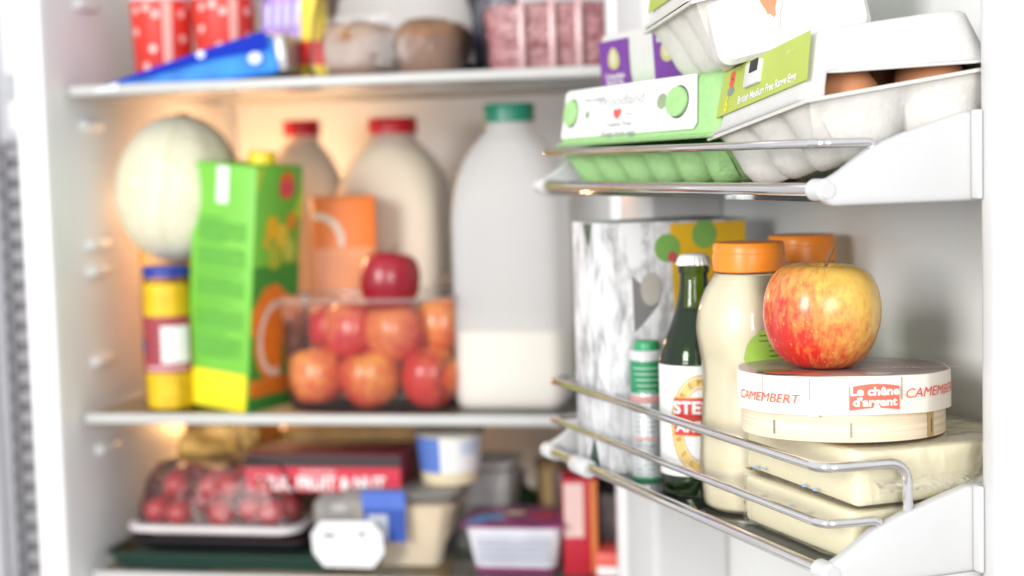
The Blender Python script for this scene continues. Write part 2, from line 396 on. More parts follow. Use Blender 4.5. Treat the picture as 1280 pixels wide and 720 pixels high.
def carton(name, label, uvh, rot, L, Wd, ht, hl, s, beta, nx, mt, ml, cut=0):
    w = Matrix.Translation(DR(*uvh)) @ Matrix.Rotation(DROT, 4, 'Z') @ Matrix.Rotation(rot[2], 4, 'Z') @ Matrix.Rotation(rot[1], 4, 'Y') @ Matrix.Rotation(rot[0], 4, 'X')
    t = thing(name, label, 'egg carton', w.to_translation(), w.to_euler())
    link('tray', tray_mesh(L, Wd, ht, nx, 2), mt, t, sharp=60)
    ld = link('lid', lid_mesh(L, Wd, hl, s, .004, cut), ml, t, sharp=60)
    sm = ld.modifiers.new('thickness', 'SOLIDIFY'); sm.thickness = .0016
    ld.matrix_local = lid_frame(Wd, ht, beta)
    return t, ld
def front(Wd, hl, s, off=.0012):             # frame of the lid's sloping front: x along, y up the slope
    ey = Vector((0, s, hl)).normalized(); ex = Vector((1, 0, 0)); n = ex.cross(ey)
    return frame(Vector((0, -Wd/2, 0)) + n*off, ex, ey), math.hypot(s, hl)

# green carton with white label
L, Wd, ht, hl, s = .252, .118, .031, .040, .0095
gc, ld = carton('egg_carton', 'long green pulp egg carton with white label, lying on the upper rack', (.1357, .0766, -.0165), (.1462, -.0096, .0509), L, Wd, ht, hl, s, -.052, 6, pulp_green, pulp_green)
fm, sl = front(Wd, hl, s)
lab = link('label', plate([(-L/2+.010, .004), (L/2-.034, .004), (L/2-.030, .008), (L/2-.036, sl*.985), (-L/2+.017, sl*.985), (-L/2+.012, sl*.93)]), paper_white, ld, smooth=False); lab.matrix_local = fm
up_ = fm @ Matrix.Translation((0, 0, .0007))
def on(mm, x, y): return mm @ Matrix.Translation((x, y, 0))
for x, a in ((-L/2+.026, .0105), (L/2-.058, .0135)):
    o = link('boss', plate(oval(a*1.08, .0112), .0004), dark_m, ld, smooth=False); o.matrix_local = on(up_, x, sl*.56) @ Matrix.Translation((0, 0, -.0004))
    o = link('boss', plate(oval(a, .0102), .0022), pulp_green, ld, smooth=False); o.matrix_local = on(up_, x, sl*.56)
text('Woodland', .0115, M('pale_ink', (.42, .42, .41), .6), lab, on(Matrix(), -.018, sl*.70) @ Matrix.Translation((0, 0, .0007)), sx=1.5)
text('FREE RANGE', .004, ink_grey, lab, on(Matrix(), -.062, sl*.76) @ Matrix.Translation((0, 0, .0007)), sx=1.5)
text('♥', .008, ink_red, lab, on(Matrix(), -.022, sl*.45) @ Matrix.Translation((0, 0, .0007)), sx=1.5)
text('class A', .0045, M('pale_ink', 0), lab, on(Matrix(), .0, sl*.45) @ Matrix.Translation((0, 0, .0007)), sx=1.5)
text('Twelve Free', .0058, ink_grey, lab, on(Matrix(), -.018, sl*.28) @ Matrix.Translation((0, 0, .0007)), sx=1.4)
text('Range fresh eggs', .0058, ink_grey, lab, on(Matrix(), -.018, sl*.12) @ Matrix.Translation((0, 0, .0007)), sx=1.4)
for x, y, a in ((-.072, .50, .003), (.045, .60, .0055)):
    o = link('printed_emblem', plate(oval(a*1.3, a), .0002), M('sage_ink', (.28, .36, .22), .6), lab, smooth=False); o.matrix_local = on(Matrix(), x, sl*y) @ Matrix.Translation((0, 0, .0005))

# lime-labelled carton with its lid ajar, brown eggs in it
L, Wd, ht, hl, s = .160, .118, .0395, .037, .013
B = -.018
cc, ld = carton('egg_carton', 'white egg carton with lime green label, brown eggs showing, tilted on the rack bracket', (.3428, .0735, -.0105), (.1465, -.109, -.1398), L, Wd, ht, hl, s, B, 3, pulp_grey, pulp_white, .0105)
fm, sl = front(Wd, hl, s)
lab = link('label', plate([(-L/2+.004, .009), (L/2-.004, .009), (L/2-.0085, sl*.97), (-L/2+.0095, sl*.97)]), lime_card, ld, smooth=False); lab.matrix_local = fm
T = Matrix.Translation
text('British Medium Free Range Eggs', .0058, ink_white, lab, T((.012, sl*.36, .0007)), bold=.00012, sx=1.28, squash=1.2)
text('6', .0135, M('yellow_ink', (.80, .72, .02), .6), lab, T((-.058, sl*.38, .0007)), bold=.0003)
text('class A', .0045, M('lime_pale_ink', (.70, .78, .35), .6), lab, T((.045, sl*.80, .0007)))
for dy, mm in ((.006, ink_red), (0, ink_red), (-.008, ink_grey)):
    o = link('printed_emblem', plate(oval(.0045 if dy >= 0 else .006, .003), .0002), mm, lab, smooth=False); o.matrix_local = T((-.053, sl*.73+dy*.7, .0005))
tb = link('latch_tab', box(.026, .015, .003, .001, at=(0, 0, 0)), pulp_white, ld); tb.matrix_local = fm @ T((-.012, sl*.70, 0))
tb = link('latch_hole', box(.013, .0075, .0006, .0002), dark_m, ld); tb.matrix_local = fm @ T((-.008, sl*.80, .0031))
cw = Matrix.Translation(cc.location) @ cc.rotation_euler.to_matrix().to_4x4()
eggp = [(0, 0)] + [(.0222*math.sin(a)*(1-.10*math.cos(a)*-1), .029*(1-math.cos(a))) for a in [PI*k/16 for k in range(1, 16)]] + [(0, .058)]
k = 0
wh = ['nearest corner', 'wall side of the near end', 'second row', 'second row by the wall', 'third row', 'third row by the wall']
for i in (2, 1, 0):
    for j in (0, 1):
        p = cw @ Vector((-L/2+.028+i*.052, -.027+j*.054, .004))
        e = link('egg', lathe(eggp, 28), egg_m, None, p, cc.rotation_euler)
        tag(e, 'brown egg in the lime labelled carton, ' + wh[k], 'egg', 'brown eggs in the ajar carton'); k += 1

# carton behind, purple sleeve
def boxmtx(t): return Matrix.Translation(t.location) @ t.rotation_euler.to_matrix().to_4x4()
k_ = .965
w = Matrix.Translation(Vector((0, 0, CZ)) + (DR(.0384, .1175, .0565) - Vector((0, 0, CZ)))*k_) @ Matrix.Rotation(DROT, 4, 'Z') @ Matrix.Rotation(.06, 4, 'X')
pc = thing('egg_carton', 'white egg carton with purple printed panels lying on top of the green carton', 'egg carton', w.to_translation(), w.to_euler())
PL, PW, PH = .166, .10, .044
link('lid', loft([rrect(PL/2*q, PW/2*q2, .02, 7, z) for q, q2, z in ((.95, .93, .0005), (.985, .98, .004), (1, 1, .012), (1, 1, .028), (.985, .985, .037), (.95, .95, PH-.001), (.9, .88, PH))], True, True), pulp_white, pc, sharp=60)
purple = M('purple_card', (.155, .025, .30), .5, var=.03)
for x0, x1 in ((-.066, -.011), (.033, .080)):
    o = link('label', plate([(x0, .003), (x1, .003), (x1, PH-.006), (x0, PH-.006)]), purple, pc, smooth=False); o.matrix_local = frame((0, -PW/2-.0006, 0), (1, 0, 0), (0, 0, 1))
    xm = (x0+x1)/2
    q = link('printed_emblem', plate([(px*(1-.25*py/.009), py) for px, py in oval(.0105, .0085)], .0002), M('gold_green_ink', (.50, .47, .20), .6), o, smooth=False); q.matrix_local = T((xm, .024, .0006))
    q = link('printed_emblem', plate(oval(.0055, .0055), .0002), M('pale_sage_ink', (.62, .60, .42), .6), o, smooth=False); q.matrix_local = T((xm, .0245, .0009))
    for yy, ss in ((.0105, .0058), (.0058, .0044)):
        text('Columbian' if ss > .005 else 'BLACKTAIL', ss, ink_white, o, T((xm, yy if x0 < 0 else yy+.026, .0007)), bold=.0001, sx=1.45)

# grey carton on top
k_ = .955
w = Matrix.Translation(Vector((0, 0, CZ)) + (DR(.1895, .0958, .0615) - Vector((0, 0, CZ)))*k_) @ Matrix.Rotation(DROT, 4, 'Z') @ Matrix.Rotation(-.2463, 4, 'Z') @ Matrix.Rotation(-.039, 4, 'Y') @ Matrix.Rotation(.2215, 4, 'X')
tc_ = thing('egg_carton', 'grey pulp egg carton stacked on top of the others, egg showing through its end', 'egg carton', w.to_translation(), w.to_euler())
link('tray', tray_mesh(.152, .112, .046, 3, 2, .010, .011), pulp_grey, tc_, sharp=60)
ld = link('lid', lid_mesh(.152, .112, .036, .012), pulp_grey, tc_, sharp=60); ld.matrix_local = lid_frame(.112, .0465, -.02)
fm, sl = front(.112, .036, .012)
o = link('label', plate([(-.072, .008), (.072, .008), (.066, sl*.95), (-.066, sl*.95)]), lime_card, ld, smooth=False); o.matrix_local = fm
# end wall with a torn hole and the egg behind it
link('end_panel', loft([[Vector((.0005*0 + xx, p.x, p.y)) for p in rrect(.050-sh, .022-sh, .008, 6)] for xx, sh in ((.06, 0), (.0735, 0), (.0765, .003))], True, True), pulp_white, tc_, (0, 0, .024))
hp = [(math.cos(2*PI*i/18)*(.0075+.002*math.sin(3*2*PI*i/18)), math.sin(2*PI*i/18)*(.011+.0025*math.cos(5*2*PI*i/18))) for i in range(18)]
o = link('torn_hole', plate(hp, .0006), M('torn_pulp', (.82, .81, .78), .9), tc_, smooth=False); o.matrix_local = frame((.0768, -.012, .030), (0, 1, 0), (0, 0, 1))
o = link('egg_window', plate([(x*.62, y*.72+.001) for x, y in hp], .0004), egg_m, tc_, smooth=False); o.matrix_local = frame((.0776, -.012, .032), (0, 1, 0), (0, 0, 1))

# ================================================================== LOWER DOOR RACK
# black and white box
def onrack(u, d): return DR(u, d, RZL)
bx = thing('drink_box', 'black and white printed box with yellow panel at the far end of the lower rack', 'box', onrack(.067, .067), (0, 0, DROT))
bwm = bpy.data.materials.new('black_white_print'); bwm.use_nodes = True
N = bwm.node_tree.nodes; K = bwm.node_tree.links; pb = N['Principled BSDF']; pb.inputs['Roughness'].default_value = .6
tc = N.new('ShaderNodeTexCoord'); mp = N.new('ShaderNodeMapping'); mp.inputs['Scale'].default_value = (1, 1.1, .42); K.new(tc.outputs['Object'], mp.inputs['Vector'])
n1 = N.new('ShaderNodeTexNoise'); n1.inputs['Scale'].default_value = 62; n1.inputs['Detail'].default_value = 9; n1.inputs['Roughness'].default_value = .68; n1.inputs['Distortion'].default_value = .5; K.new(mp.outputs['Vector'], n1.inputs['Vector'])
v1 = N.new('ShaderNodeTexVoronoi'); v1.feature = 'DISTANCE_TO_EDGE'; v1.inputs['Scale'].default_value = 30; K.new(mp.outputs['Vector'], v1.inputs['Vector'])
rp = N.new('ShaderNodeValToRGB'); e = rp.color_ramp.elements; e[0].position = .30; e[0].color = (.20, .19, .20, 1); e[1].position = .55; e[1].color = (.76, .76, .77, 1); K.new(n1.outputs['Fac'], rp.inputs['Fac'])
r2_ = N.new('ShaderNodeValToRGB'); e = r2_.color_ramp.elements; e[0].position = .0; e[0].color = (.45, .43, .44, 1); e[1].position = .07; e[1].color = (1, 1, 1, 1); K.new(v1.outputs['Distance'], r2_.inputs['Fac'])
mx = N.new('ShaderNodeMix'); mx.data_type = 'RGBA'; mx.blend_type = 'MULTIPLY'; mx.inputs['Factor'].default_value = .35
K.new(rp.outputs['Color'], mx.inputs['A']); K.new(r2_.outputs['Color'], mx.inputs['B']); K.new(mx.outputs['Result'], pb.inputs['Base Color'])
BX, BY, BH = .066, .116, .188
link('carton', box(BX, BY, BH, .0012), bwm, bx)
yel = M('yellow_card', (.80, .47, .02), .4, var=.04)
yp = link('printed_panel', plate([(-.002, .085), (-.006, BH-.002), (BY/2-.001, BH-.002), (BY/2-.001, .085)]), yel, bx, smooth=False); yp.matrix_local = frame((BX/2+.0003, 0, 0), (0, 1, 0), (0, 0, 1))
for x in (-.009, .022):
    o = link('printed_emblem', plate(oval(.0105, .0105), .0002), M('leaf_green_ink', (.20, .42, .09), .5), bx, smooth=False); o.matrix_local = frame((BX/2+.0009, x, BH-.020 if x < 0 else BH-.011), (0, 1, 0), (0, 0, 1))
o = link('printed_emblem', plate([(.004, -.006), (.011, -.009), (.012, -.003), (.0085, .001), (.005, -.001)], .0002), M('berry_ink', (.55, .10, .10), .5), bx, smooth=False); o.matrix_local = frame((BX/2+.0013, -.013, BH-.023), (0, 1, 0), (0, 0, 1))
o = link('printed_picture', plate([(-.023, -.020), (-.024, .022), (-.017, .016), (-.004, .010), (-.003, .0), (-.014, -.012)], .0002), M('dark_print', (.22, .21, .21), .4), bx, smooth=False); o.matrix_local = frame((BX/2+.0004, -.014, BH-.062), (0, 1, 0), (0, 0, 1))
o = link('printed_picture', plate(oval(.0085, .0125), .0002), M('metal_print', (.46, .43, .38), .3), bx, smooth=False); o.matrix_local = frame((BX/2+.0008, -.023, BH-.050), (0, 1, 0), (0, 0, 1))
o = link('printed_picture', plate([(-.010, 0), (.006, 0), (-.001, -.017)], .0002), M('dark_green_print', (.03, .07, .05), .4), bx, smooth=False); o.matrix_local = frame((0, -BY/2-.0006, BH-.001), (1, 0, 0), (0, 0, 1))
o = link('printed_picture', plate([(-.008, 0), (.012, 0), (.003, .020)], .0002), M('dark_green_print', 0), bx, smooth=False); o.matrix_local = frame((0, -BY/2-.0006, .004), (1, 0, 0), (0, 0, 1))
o = link('printed_picture', plate([(-.003, -.03), (.006, -.028), (.004, .028), (-.002, .03)], .0002), M('dark_print', 0), bx, smooth=False); o.matrix_local = frame((BX/2+.0004, .012, BH-.075), (0, 1, 0), (0, 0, 1))

# small green and white can
p = onrack(.1205, .0305)
cn = thing('drink_can', 'slim green and white shaker tube with a green lid beside the beer bottle', 'tube', p, (0, 0, facing(p)))
R = .0125; H = .1005
link('body', lathe([(0, 0), (R-.001, 0), (R, .001), (R, H-.012), (R-.0003, H-.0115)], 32), M('can_print_white', (.56, .59, .58), .3, var=.05, metal=.25), cn)
link('foot_rim', lathe([(R+.0001, 0), (R+.0006, .0004), (R+.0006, .0022), (R+.0001, .0026)], 32), M('can_green', (.02, .25, .10), .35), cn)
link('collar', lathe([(R-.001, H-.012), (R+.0008, H-.0115), (R+.0008, H-.0065), (R-.0005, H-.005), (0, H-.005)], 32), white_plastic, cn)
link('lid', lathe([(R-.003, H-.005), (R-.003, H-.0005), (R-.004, H+.0015), (0, H+.0025)], 28), M('lid_green', (.03, .30, .12), .35), cn)
link('label_band', patch(R+.0003, H-.036, H-.0125, -100, 100), M('can_green', 0), cn)
link('label_band', patch(R+.0004, H-.043, H-.038, -100, 100), M('can_pink', (.70, .34, .32), .4), cn)
for k in range(15):
    zz = H-.047-k*.0035
    if k in (6,): continue
    for s0 in range(2):
        x0 = -.011+s0*.011; ln = random.uniform(.004, .0095)
        link('printed_line', bent([(x0, zz), (x0+ln, zz), (x0+ln, zz+.0009), (x0, zz+.0009)], R+.0004), ink_grey, cn, smooth=False)
link('label_band', patch(R+.0004, H-.070, H-.068, -60, 80), M('can_pink', 0), cn)
for k in range(5): link('printed_line', patch(R+.0005, H-.018-k*.0042, H-.0172-k*.0042, -50+k*4, 55-k*7), M('can_pale_green', (.45, .60, .48), .4), cn)

# green beer bottle
p = onrack(.1785, .0410)
bb = thing('beer_bottle', 'green glass beer bottle with white crown cap between the small can and the sauce bottle', 'bottle', p, (0, 0, facing(p)))
bb.scale = (1, 1, .95)
R = .0258
gp = smoothprof([(R-.003, 0), (R-.0004, .0025), (R, .006), (R, .05), (R, .094), (R-.0006, .101), (R-.0035, .112), (R-.0085, .124), (.0128, .138), (.0105, .150), (.0098, .160)], 4)
gp = [(0, .002)] + gp + [(.0098, .1625), (.0110, .163), (.0110, .1675), (.0096, .168), (.0096, .172)]
gm = film('green_glass', (.40, .62, .18), .06, (.05, .20, .03), .04, 1.52)
link('glass', lathe(gp, 48), gm, bb, sharp=50)
link('beer', lathe([(0, .004)] + [(r-.0022, z+.001) for r, z in gp[3:-14]] + [(0, .1215)], 36), M('beer_dark', (.012, .020, .006), .15), bb)
cp = lambda q, a: q
capm = M('white_crown_cap', (.78, .78, .77), .3, metal=.1)
def flute(q, a):
    r = math.hypot(q.x, q.y); f_ = max(0, min(1, (.1755-q.z)/.005))
    s_ = 1 + .06*f_*math.cos(21*a) if r > .008 else 1
    return Vector((q.x*s_, q.y*s_, q.z))
link('crown_cap', lathe([(.0118, .1690), (.0113, .1715), (.0106, .1745), (.0096, .1762), (.006, .1770), (0, .1772)], 84, wob=flute), capm, bb, sharp=60)
lb = link('label', patch(R+.0003, .016, .097, -78, 86, 48), M('beer_label_paper', (.80, .80, .78), .45, var=.02), bb)
gold = M('gold_ink', (.66, .40, .06), .38, metal=.25, var=.1)
RL = R+.0006; cx = .0035; cz = .054
link('gold_oval', bentring(.0225, .0365, .0012, RL, cx=cx, cz=cz), gold, lb)
link('gold_oval', bentring(.0208, .0345, .0062, RL, cx=cx, cz=cz), M('pale_gold_ink', (.76, .52, .17), .4, var=.08), lb)
link('gold_oval', bentring(.0140, .0272, .0010, RL+.0001, cx=cx, cz=cz), gold, lb)
for i, ch in enumerate('PREMIUM'):
    a = math.radians(158 - i*22); x = cx+.0176*math.cos(a); z = cz+.0312*math.sin(a)
    text(ch, .0062, M('brown_gold_ink', (.36, .20, .03), .5), lb, Matrix.Translation((0, 0, z)) @ Matrix.Rotation(x/(RL+.0003), 4, 'Z') @ frame((0, -(RL+.0004), 0), (1, 0, 0), (0, 0, 1)) @ Matrix.Rotation(a-PI/2, 4, 'Z'))
for i, ch in enumerate('BELGIUM'):
    a = math.radians(200 + i*23); x = cx+.0176*math.cos(a); z = cz+.0312*math.sin(a)
    text(ch, .0056, M('brown_gold_ink', 0), lb, Matrix.Translation((0, 0, z)) @ Matrix.Rotation(x/(RL+.0003), 4, 'Z') @ frame((0, -(RL+.0004), 0), (1, 0, 0), (0, 0, 1)) @ Matrix.Rotation(a+PI/2, 4, 'Z'))
def strip(x0, x1, z0, z1, R_, n=16):
    v = []; f = []
    for i in range(n+1):
        x = x0+(x1-x0)*i/n
        for z in (z0, z1): v.append((R_*math.sin(x/R_), -R_*math.cos(x/R_), z))
    for i in range(n): f.append([2*i, 2*i+2, 2*i+3, 2*i+1])
    return mesh(v, f)
for z0, z1, ex in ((.0590, .0735, .0195), (.0465, .0585, .0195)):
    link('red_banner', strip(cx-ex, cx+ex, z0, z1, RL+.0003), M('banner_red', (.62, .03, .03), .45), lb)
    link('gold_line', strip(cx-ex-.0006, cx+ex+.0006, z0-.0007, z1+.0007, RL+.00015), gold, lb)
text('STELLA', .0126, ink_white, lb, T((0, 0, .0663)) @ Matrix.Rotation(cx/RL, 4, 'Z'), bold=.0004, bendR=RL+.0006)
text('ARTOIS', .0108, ink_white, lb, T((0, 0, .0525)) @ Matrix.Rotation(cx/RL, 4, 'Z'), bold=.0003, bendR=RL+.0006)
for dx, dz, a_ in ((0, .014, .0042), (-.004, .0115, .003), (.004, .0115, .003)):
    link('printed_emblem', bent(oval(a_, .0036, 16, cx+dx, cz+dz), RL+.0003), gold, lb)

# orange-capped sauce bottles
sauce = M('cream_sauce', (.95, .84, .59), .3, var=.02, sss=.25, coat=.6)
sauce_shell = film('bottle_gloss', (1, 1, 1), .0, (.9, .88, .8), .05, 1.45)
def sauce_bottle(u, d, label, k=1.0, turn=0):
    p = onrack(u, d); t = thing('sauce_bottle', label, 'bottle', p, (0, 0, facing(p, turn)), 'cream sauce bottles with orange caps'); t.scale = (1, 1, .945)
    pr = smoothprof([(.0285, 0), (.0325, .003), (.0338, .010), (.0348, .035), (.0338, .062), (.0322, .086), (.0330, .103), (.0356, .120), (.0360, .131), (.0343, .143), (.0300, .155), (.0252, .1635), (.0232, .1665)], 5)
    link('contents', lathe([(0, .001)] + [(r-.0008, z+.0006) for r, z in pr] + [(0, .166)], 48), sauce, t)
    link('bottle_wall', lathe([(0, 0)] + pr + [(.0215, .167), (.0228, .1675), (.0228, .169), (.021, .1695)], 48), sauce_shell, t)
    cap = link('cap', lathe([(.0205, .1685), (.0232, .1686), (.0238, .1692), (.0241, .180), (.0239, .1812), (.0236, .1815), (.0236, .1868), (.0225, .1886), (0, .1892)], 64), orange_cap, t)
    rf = lambda a: lathe
    v = []; f = []
    # green leaf-shaped label, wrapped on the narrow part
    pts = []
    for i in range(25):
        x = -.012 + i*.0024
        e_ = math.sqrt(max(0, 1-((i-11)/11)**2)) if i < 11 else 1; top = .111 + .023*e_; bot = .111 - .023*e_
        pts.append((x, bot, top))
    def rad(z):
        for (r0, z0), (r1, z1) in zip(pr, pr[1:]):
            if z0 <= z <= z1 and z1 > z0: return r0 + (r1-r0)*(z-z0)/(z1-z0)
        return .034
    nz = 8
    for x, b_, t_ in pts:
        for j in range(nz+1):
            z = b_ + (t_-b_)*j/nz; R_ = rad(z)+.0005; a = x/.034+.16; v.append((R_*math.sin(a), -R_*math.cos(a), z))
    for i in range(24):
        for j in range(nz): q = i*(nz+1)+j; f.append([q, q+nz+1, q+nz+2, q+1])
    lb = link('label', mesh(v, f), M('sauce_label', (.30, .48, .07), .4, var=.25, scale=35), t)
    for q in range(7):
        z = .1265-q*.0036; R_ = rad(z)+.0009; a0 = 14+q*.6
        link('printed_line', patch(R_, z-.00035, z+.00035, a0 if q > 1 else 5, a0+random.uniform(28, 44), 8), M('dark_green_ink', (.05, .09, .03), .5), lb, smooth=False)
    return t
sauce_bottle(.2405, .0510, 'cream sauce bottle with orange cap right behind the apple, nearer of the two', 1, 4)
sauce_bottle(.1850, .1235, 'cream sauce bottle by the door wall, only its orange cap showing over the apple', 1, -20)

# cheese packs
butter = M('pale_cheese', (.96, .86, .60), .5, var=.03, scale=14, sss=.3)
white_film = film('white_film', (1, 1, 1), .55, (.97, .95, .90), .2, 1.12, .5, 40)
def pack(u0, u1, d0, d1, h0, h1, label, seed, tilt):
    p = DR((u0+u1)/2, (d0+d1)/2, h0)
    t = thing('cheese_block', label, 'cheese', p, (tilt[0], tilt[1], DROT+tilt[2]))
    X, Y, Z = u1-u0, d1-d0, h1-h0
    link('cheese', crumple(box(X-.004, Y-.004, Z-.0025, .003, 2, at=(0, 0, .001)), .0003, 60, seed, 3), butter, t)
    w = link('wrapper', crumple(box(X, Y, Z, .003, 2), .0010, 34, seed+3, 7), crinkle, t)
    # folded film tail at the bracket end
    vs = []; fs = []; n = 10
    for i in range(n+1):
        y = -Y/2+.012+(Y-.02)*i/n
        for j in range(4): vs.append((X/2 - .003 + .004*j, y + .001*j*noise.noise(Vector((y*90, j, seed))), Z*.5 + .0015*noise.noise(Vector((y*60, j*2., seed+5))) - j*.0022))
    for i in range(n):
        for j in range(3): q = i*4+j; fs.append([q, q+4, q+5, q+1])
    link('wrapper_fold', mesh(vs, fs), crinkle, t)
    return t
lowp = pack(.279, .4085, .022, .140, -.2360, -.2040, 'lower pale cheese block in clear wrapper lying on the rack floor', 1, (0, 0, .01))
upp = pack(.273, .4115, .026, .150, -.2040, -.1700, 'upper pale cheese block in clear wrapper under the round cheese box', 2, (0, 0, -.02))
blue = M('blue_ink', (.36, .52, .78), .5)
for t, zz, xs in ((lowp, .019, (-.045, -.035, .0, .018, .027)), (upp, .0035, (-.05, -.04, .012, .025))):
    for x in xs:
        o = link('printed_mark', plate([(random.uniform(-.004, -.002), .0003), (0, -.0006), (random.uniform(.003, .006), .0003), (.002, .0014), (-.001, .0010)], .0002), blue, t, smooth=False); o.matrix_local = frame((x, -.0605 if t == lowp else -.0635, zz + random.uniform(-.002, .003)), (1, 0, 0), (0, 0, 1))

# camembert box
ck = -.1695
p = DR(.3400, .0600, ck)
cam_b = thing('cheese_box', 'round wooden cheese box with white paper lid band and red lettering, carrying the apple', 'cheese box', p - Vector((0, 0, .001)), (math.radians(-2.0), 0, facing(p))); cam_b.scale = (1, 1, .83)
wood = bpy.data.materials.new('thin_wood'); wood.use_nodes = True
N = wood.node_tree.nodes; K = wood.node_tree.links; pb = N['Principled BSDF']; pb.inputs['Roughness'].default_value = .6
tc = N.new('ShaderNodeTexCoord'); mp = N.new('ShaderNodeMapping'); mp.inputs['Scale'].default_value = (6, 6, 260); K.new(tc.outputs['Object'], mp.inputs['Vector'])
nz = N.new('ShaderNodeTexNoise'); nz.inputs['Scale'].default_value = 2.2; nz.inputs['Detail'].default_value = 6; K.new(mp.outputs['Vector'], nz.inputs['Vector'])
rp = N.new('ShaderNodeValToRGB'); e = rp.color_ramp.elements; e[0].position = .3; e[0].color = lin('#d9c3a0'); e[1].position = .7; e[1].color = lin('#f0e2cb'); K.new(nz.outputs['Fac'], rp.inputs['Fac']); K.new(rp.outputs['Color'], pb.inputs['Base Color'])
RB, RLd = .0612, .0645
def octo(k):
    def f_(q, a):
        r = math.hypot(q.x, q.y)
        if r < .001: return q
        st = 2*PI/12; d = ((a + .2) % st) - st/2
        s_ = (1-k) + k*math.cos(st/2)/math.cos(d)*1.015
        return Vector((q.x*s_, q.y*s_, q.z + .0006*math.sin(3*a+1)*(r > .05)))
    return f_
link('base', lathe([(0, 0), (RB-.001, 0), (RB, .0006), (RB, .024), (RB-.002, .024), (RB-.002, .03), (0, .03)], 96), wood, cam_b)
link('base_overlap', patch(RB+.0006, .0008, .0235, 52, 58, 4), M('wood_edge', lin('#b99a6c')[:3], .6), cam_b)
for a in (-40, 4, 55):
    link('staple', patch(RB+.0009, .004, .014, a, a+.8, 1), M('staple_grey', (.25, .24, .22), .4, metal=.8), cam_b)
band = M('cream_paper', lin('#efe6d8')[:3], .6, var=.03, scale=30, bump=.05, bscale=90)
link('lid_band', lathe([(RLd-.0015, .0195), (RLd, .0195), (RLd+.0002, .030), (RLd, .0455), (RLd-.0006, .0462), (RLd-.002, .0462)], 144, wob=octo(.55)), band, cam_b, sharp=50)
lt = link('lid_top', lathe([(RLd-.0008, .0460), (RLd-.002, .0464), (.03, .0466), (0, .0467)], 144, wob=octo(.55)), M('dark_lid_print', (.32, .22, .21), .3, var=.35, scale=30), cam_b, sharp=50)
for a, c_, s_ in ((-38, (.55, .08, .05), .009), (-52, (.10, .22, .04), .007), (-20, (.62, .16, .08), .006), (25, (.45, .42, .38), .005)):
    o = link('printed_picture', plate(oval(s_*1.6, s_), .0002), M('lid_print_%d' % a, c_, .4), lt, smooth=False); o.matrix_local = T((.050*math.sin(math.radians(a)), -.050*math.cos(math.radians(a)), .0468))
text('au lait de Normandie', .007, ink_white, lt, T((.040, -.012, .0470)) @ Matrix.Rotation(.2, 4, 'Z'))
for a in (-46, -17, 31):
    link('crease', patch(RLd+.0002, .030 if a > 20 else .028, .0455, a, a+.7, 1), M('crease_grey', (.38, .34, .30), .6), cam_b, smooth=False)
link('band_overlap', patch(RLd+.0006, .0185, .0300, -17.5, -12, 3), band, cam_b)
RT = RLd + .0010
ZT2 = .0315
text('CAMEMBERT', .0092, ink_red, cam_b, T((0, 0, ZT2-.0015)) @ Matrix.Rotation(math.radians(-45), 4, 'Z'), shear=.25, bendR=RT, sx=.98)
text('CAMEMBERT', .0094, ink_red, cam_b, T((0, 0, ZT2+.0020)) @ Matrix.Rotation(math.radians(57), 4, 'Z'), shear=.25, bendR=RT, sx=1.05)
# red shield with the maker's name
sv = []; sf = []; n = 20
A0, A1 = 3.5, 29.5
for i in range(n+1):
    q = i/n; a = math.radians(A0+(A1-A0)*q); ar = .0022*math.sin(PI*q)
    for z in (.0232+ar*.8, .0395+ar): sv.append((RT*math.sin(a), -RT*math.cos(a), z))
for i in range(n): sf.append([2*i, 2*i+2, 2*i+3, 2*i+1])
sh = link('red_shield', mesh(sv, sf), M('shield_red', (.75, .14, .09), .6), cam_b)
text('Le chêne', .0080, M('cream_ink', (.85, .80, .72), .6), sh, T((0, 0, .0362)) @ Matrix.Rotation(math.radians(16.5), 4, 'Z'), bold=.0003, bendR=RT+.0003)
text("d'argent", .0080, M('cream_ink', 0), sh, T((0, 0, .0288)) @ Matrix.Rotation(math.radians(16.5), 4, 'Z'), bold=.0003, bendR=RT+.0003)

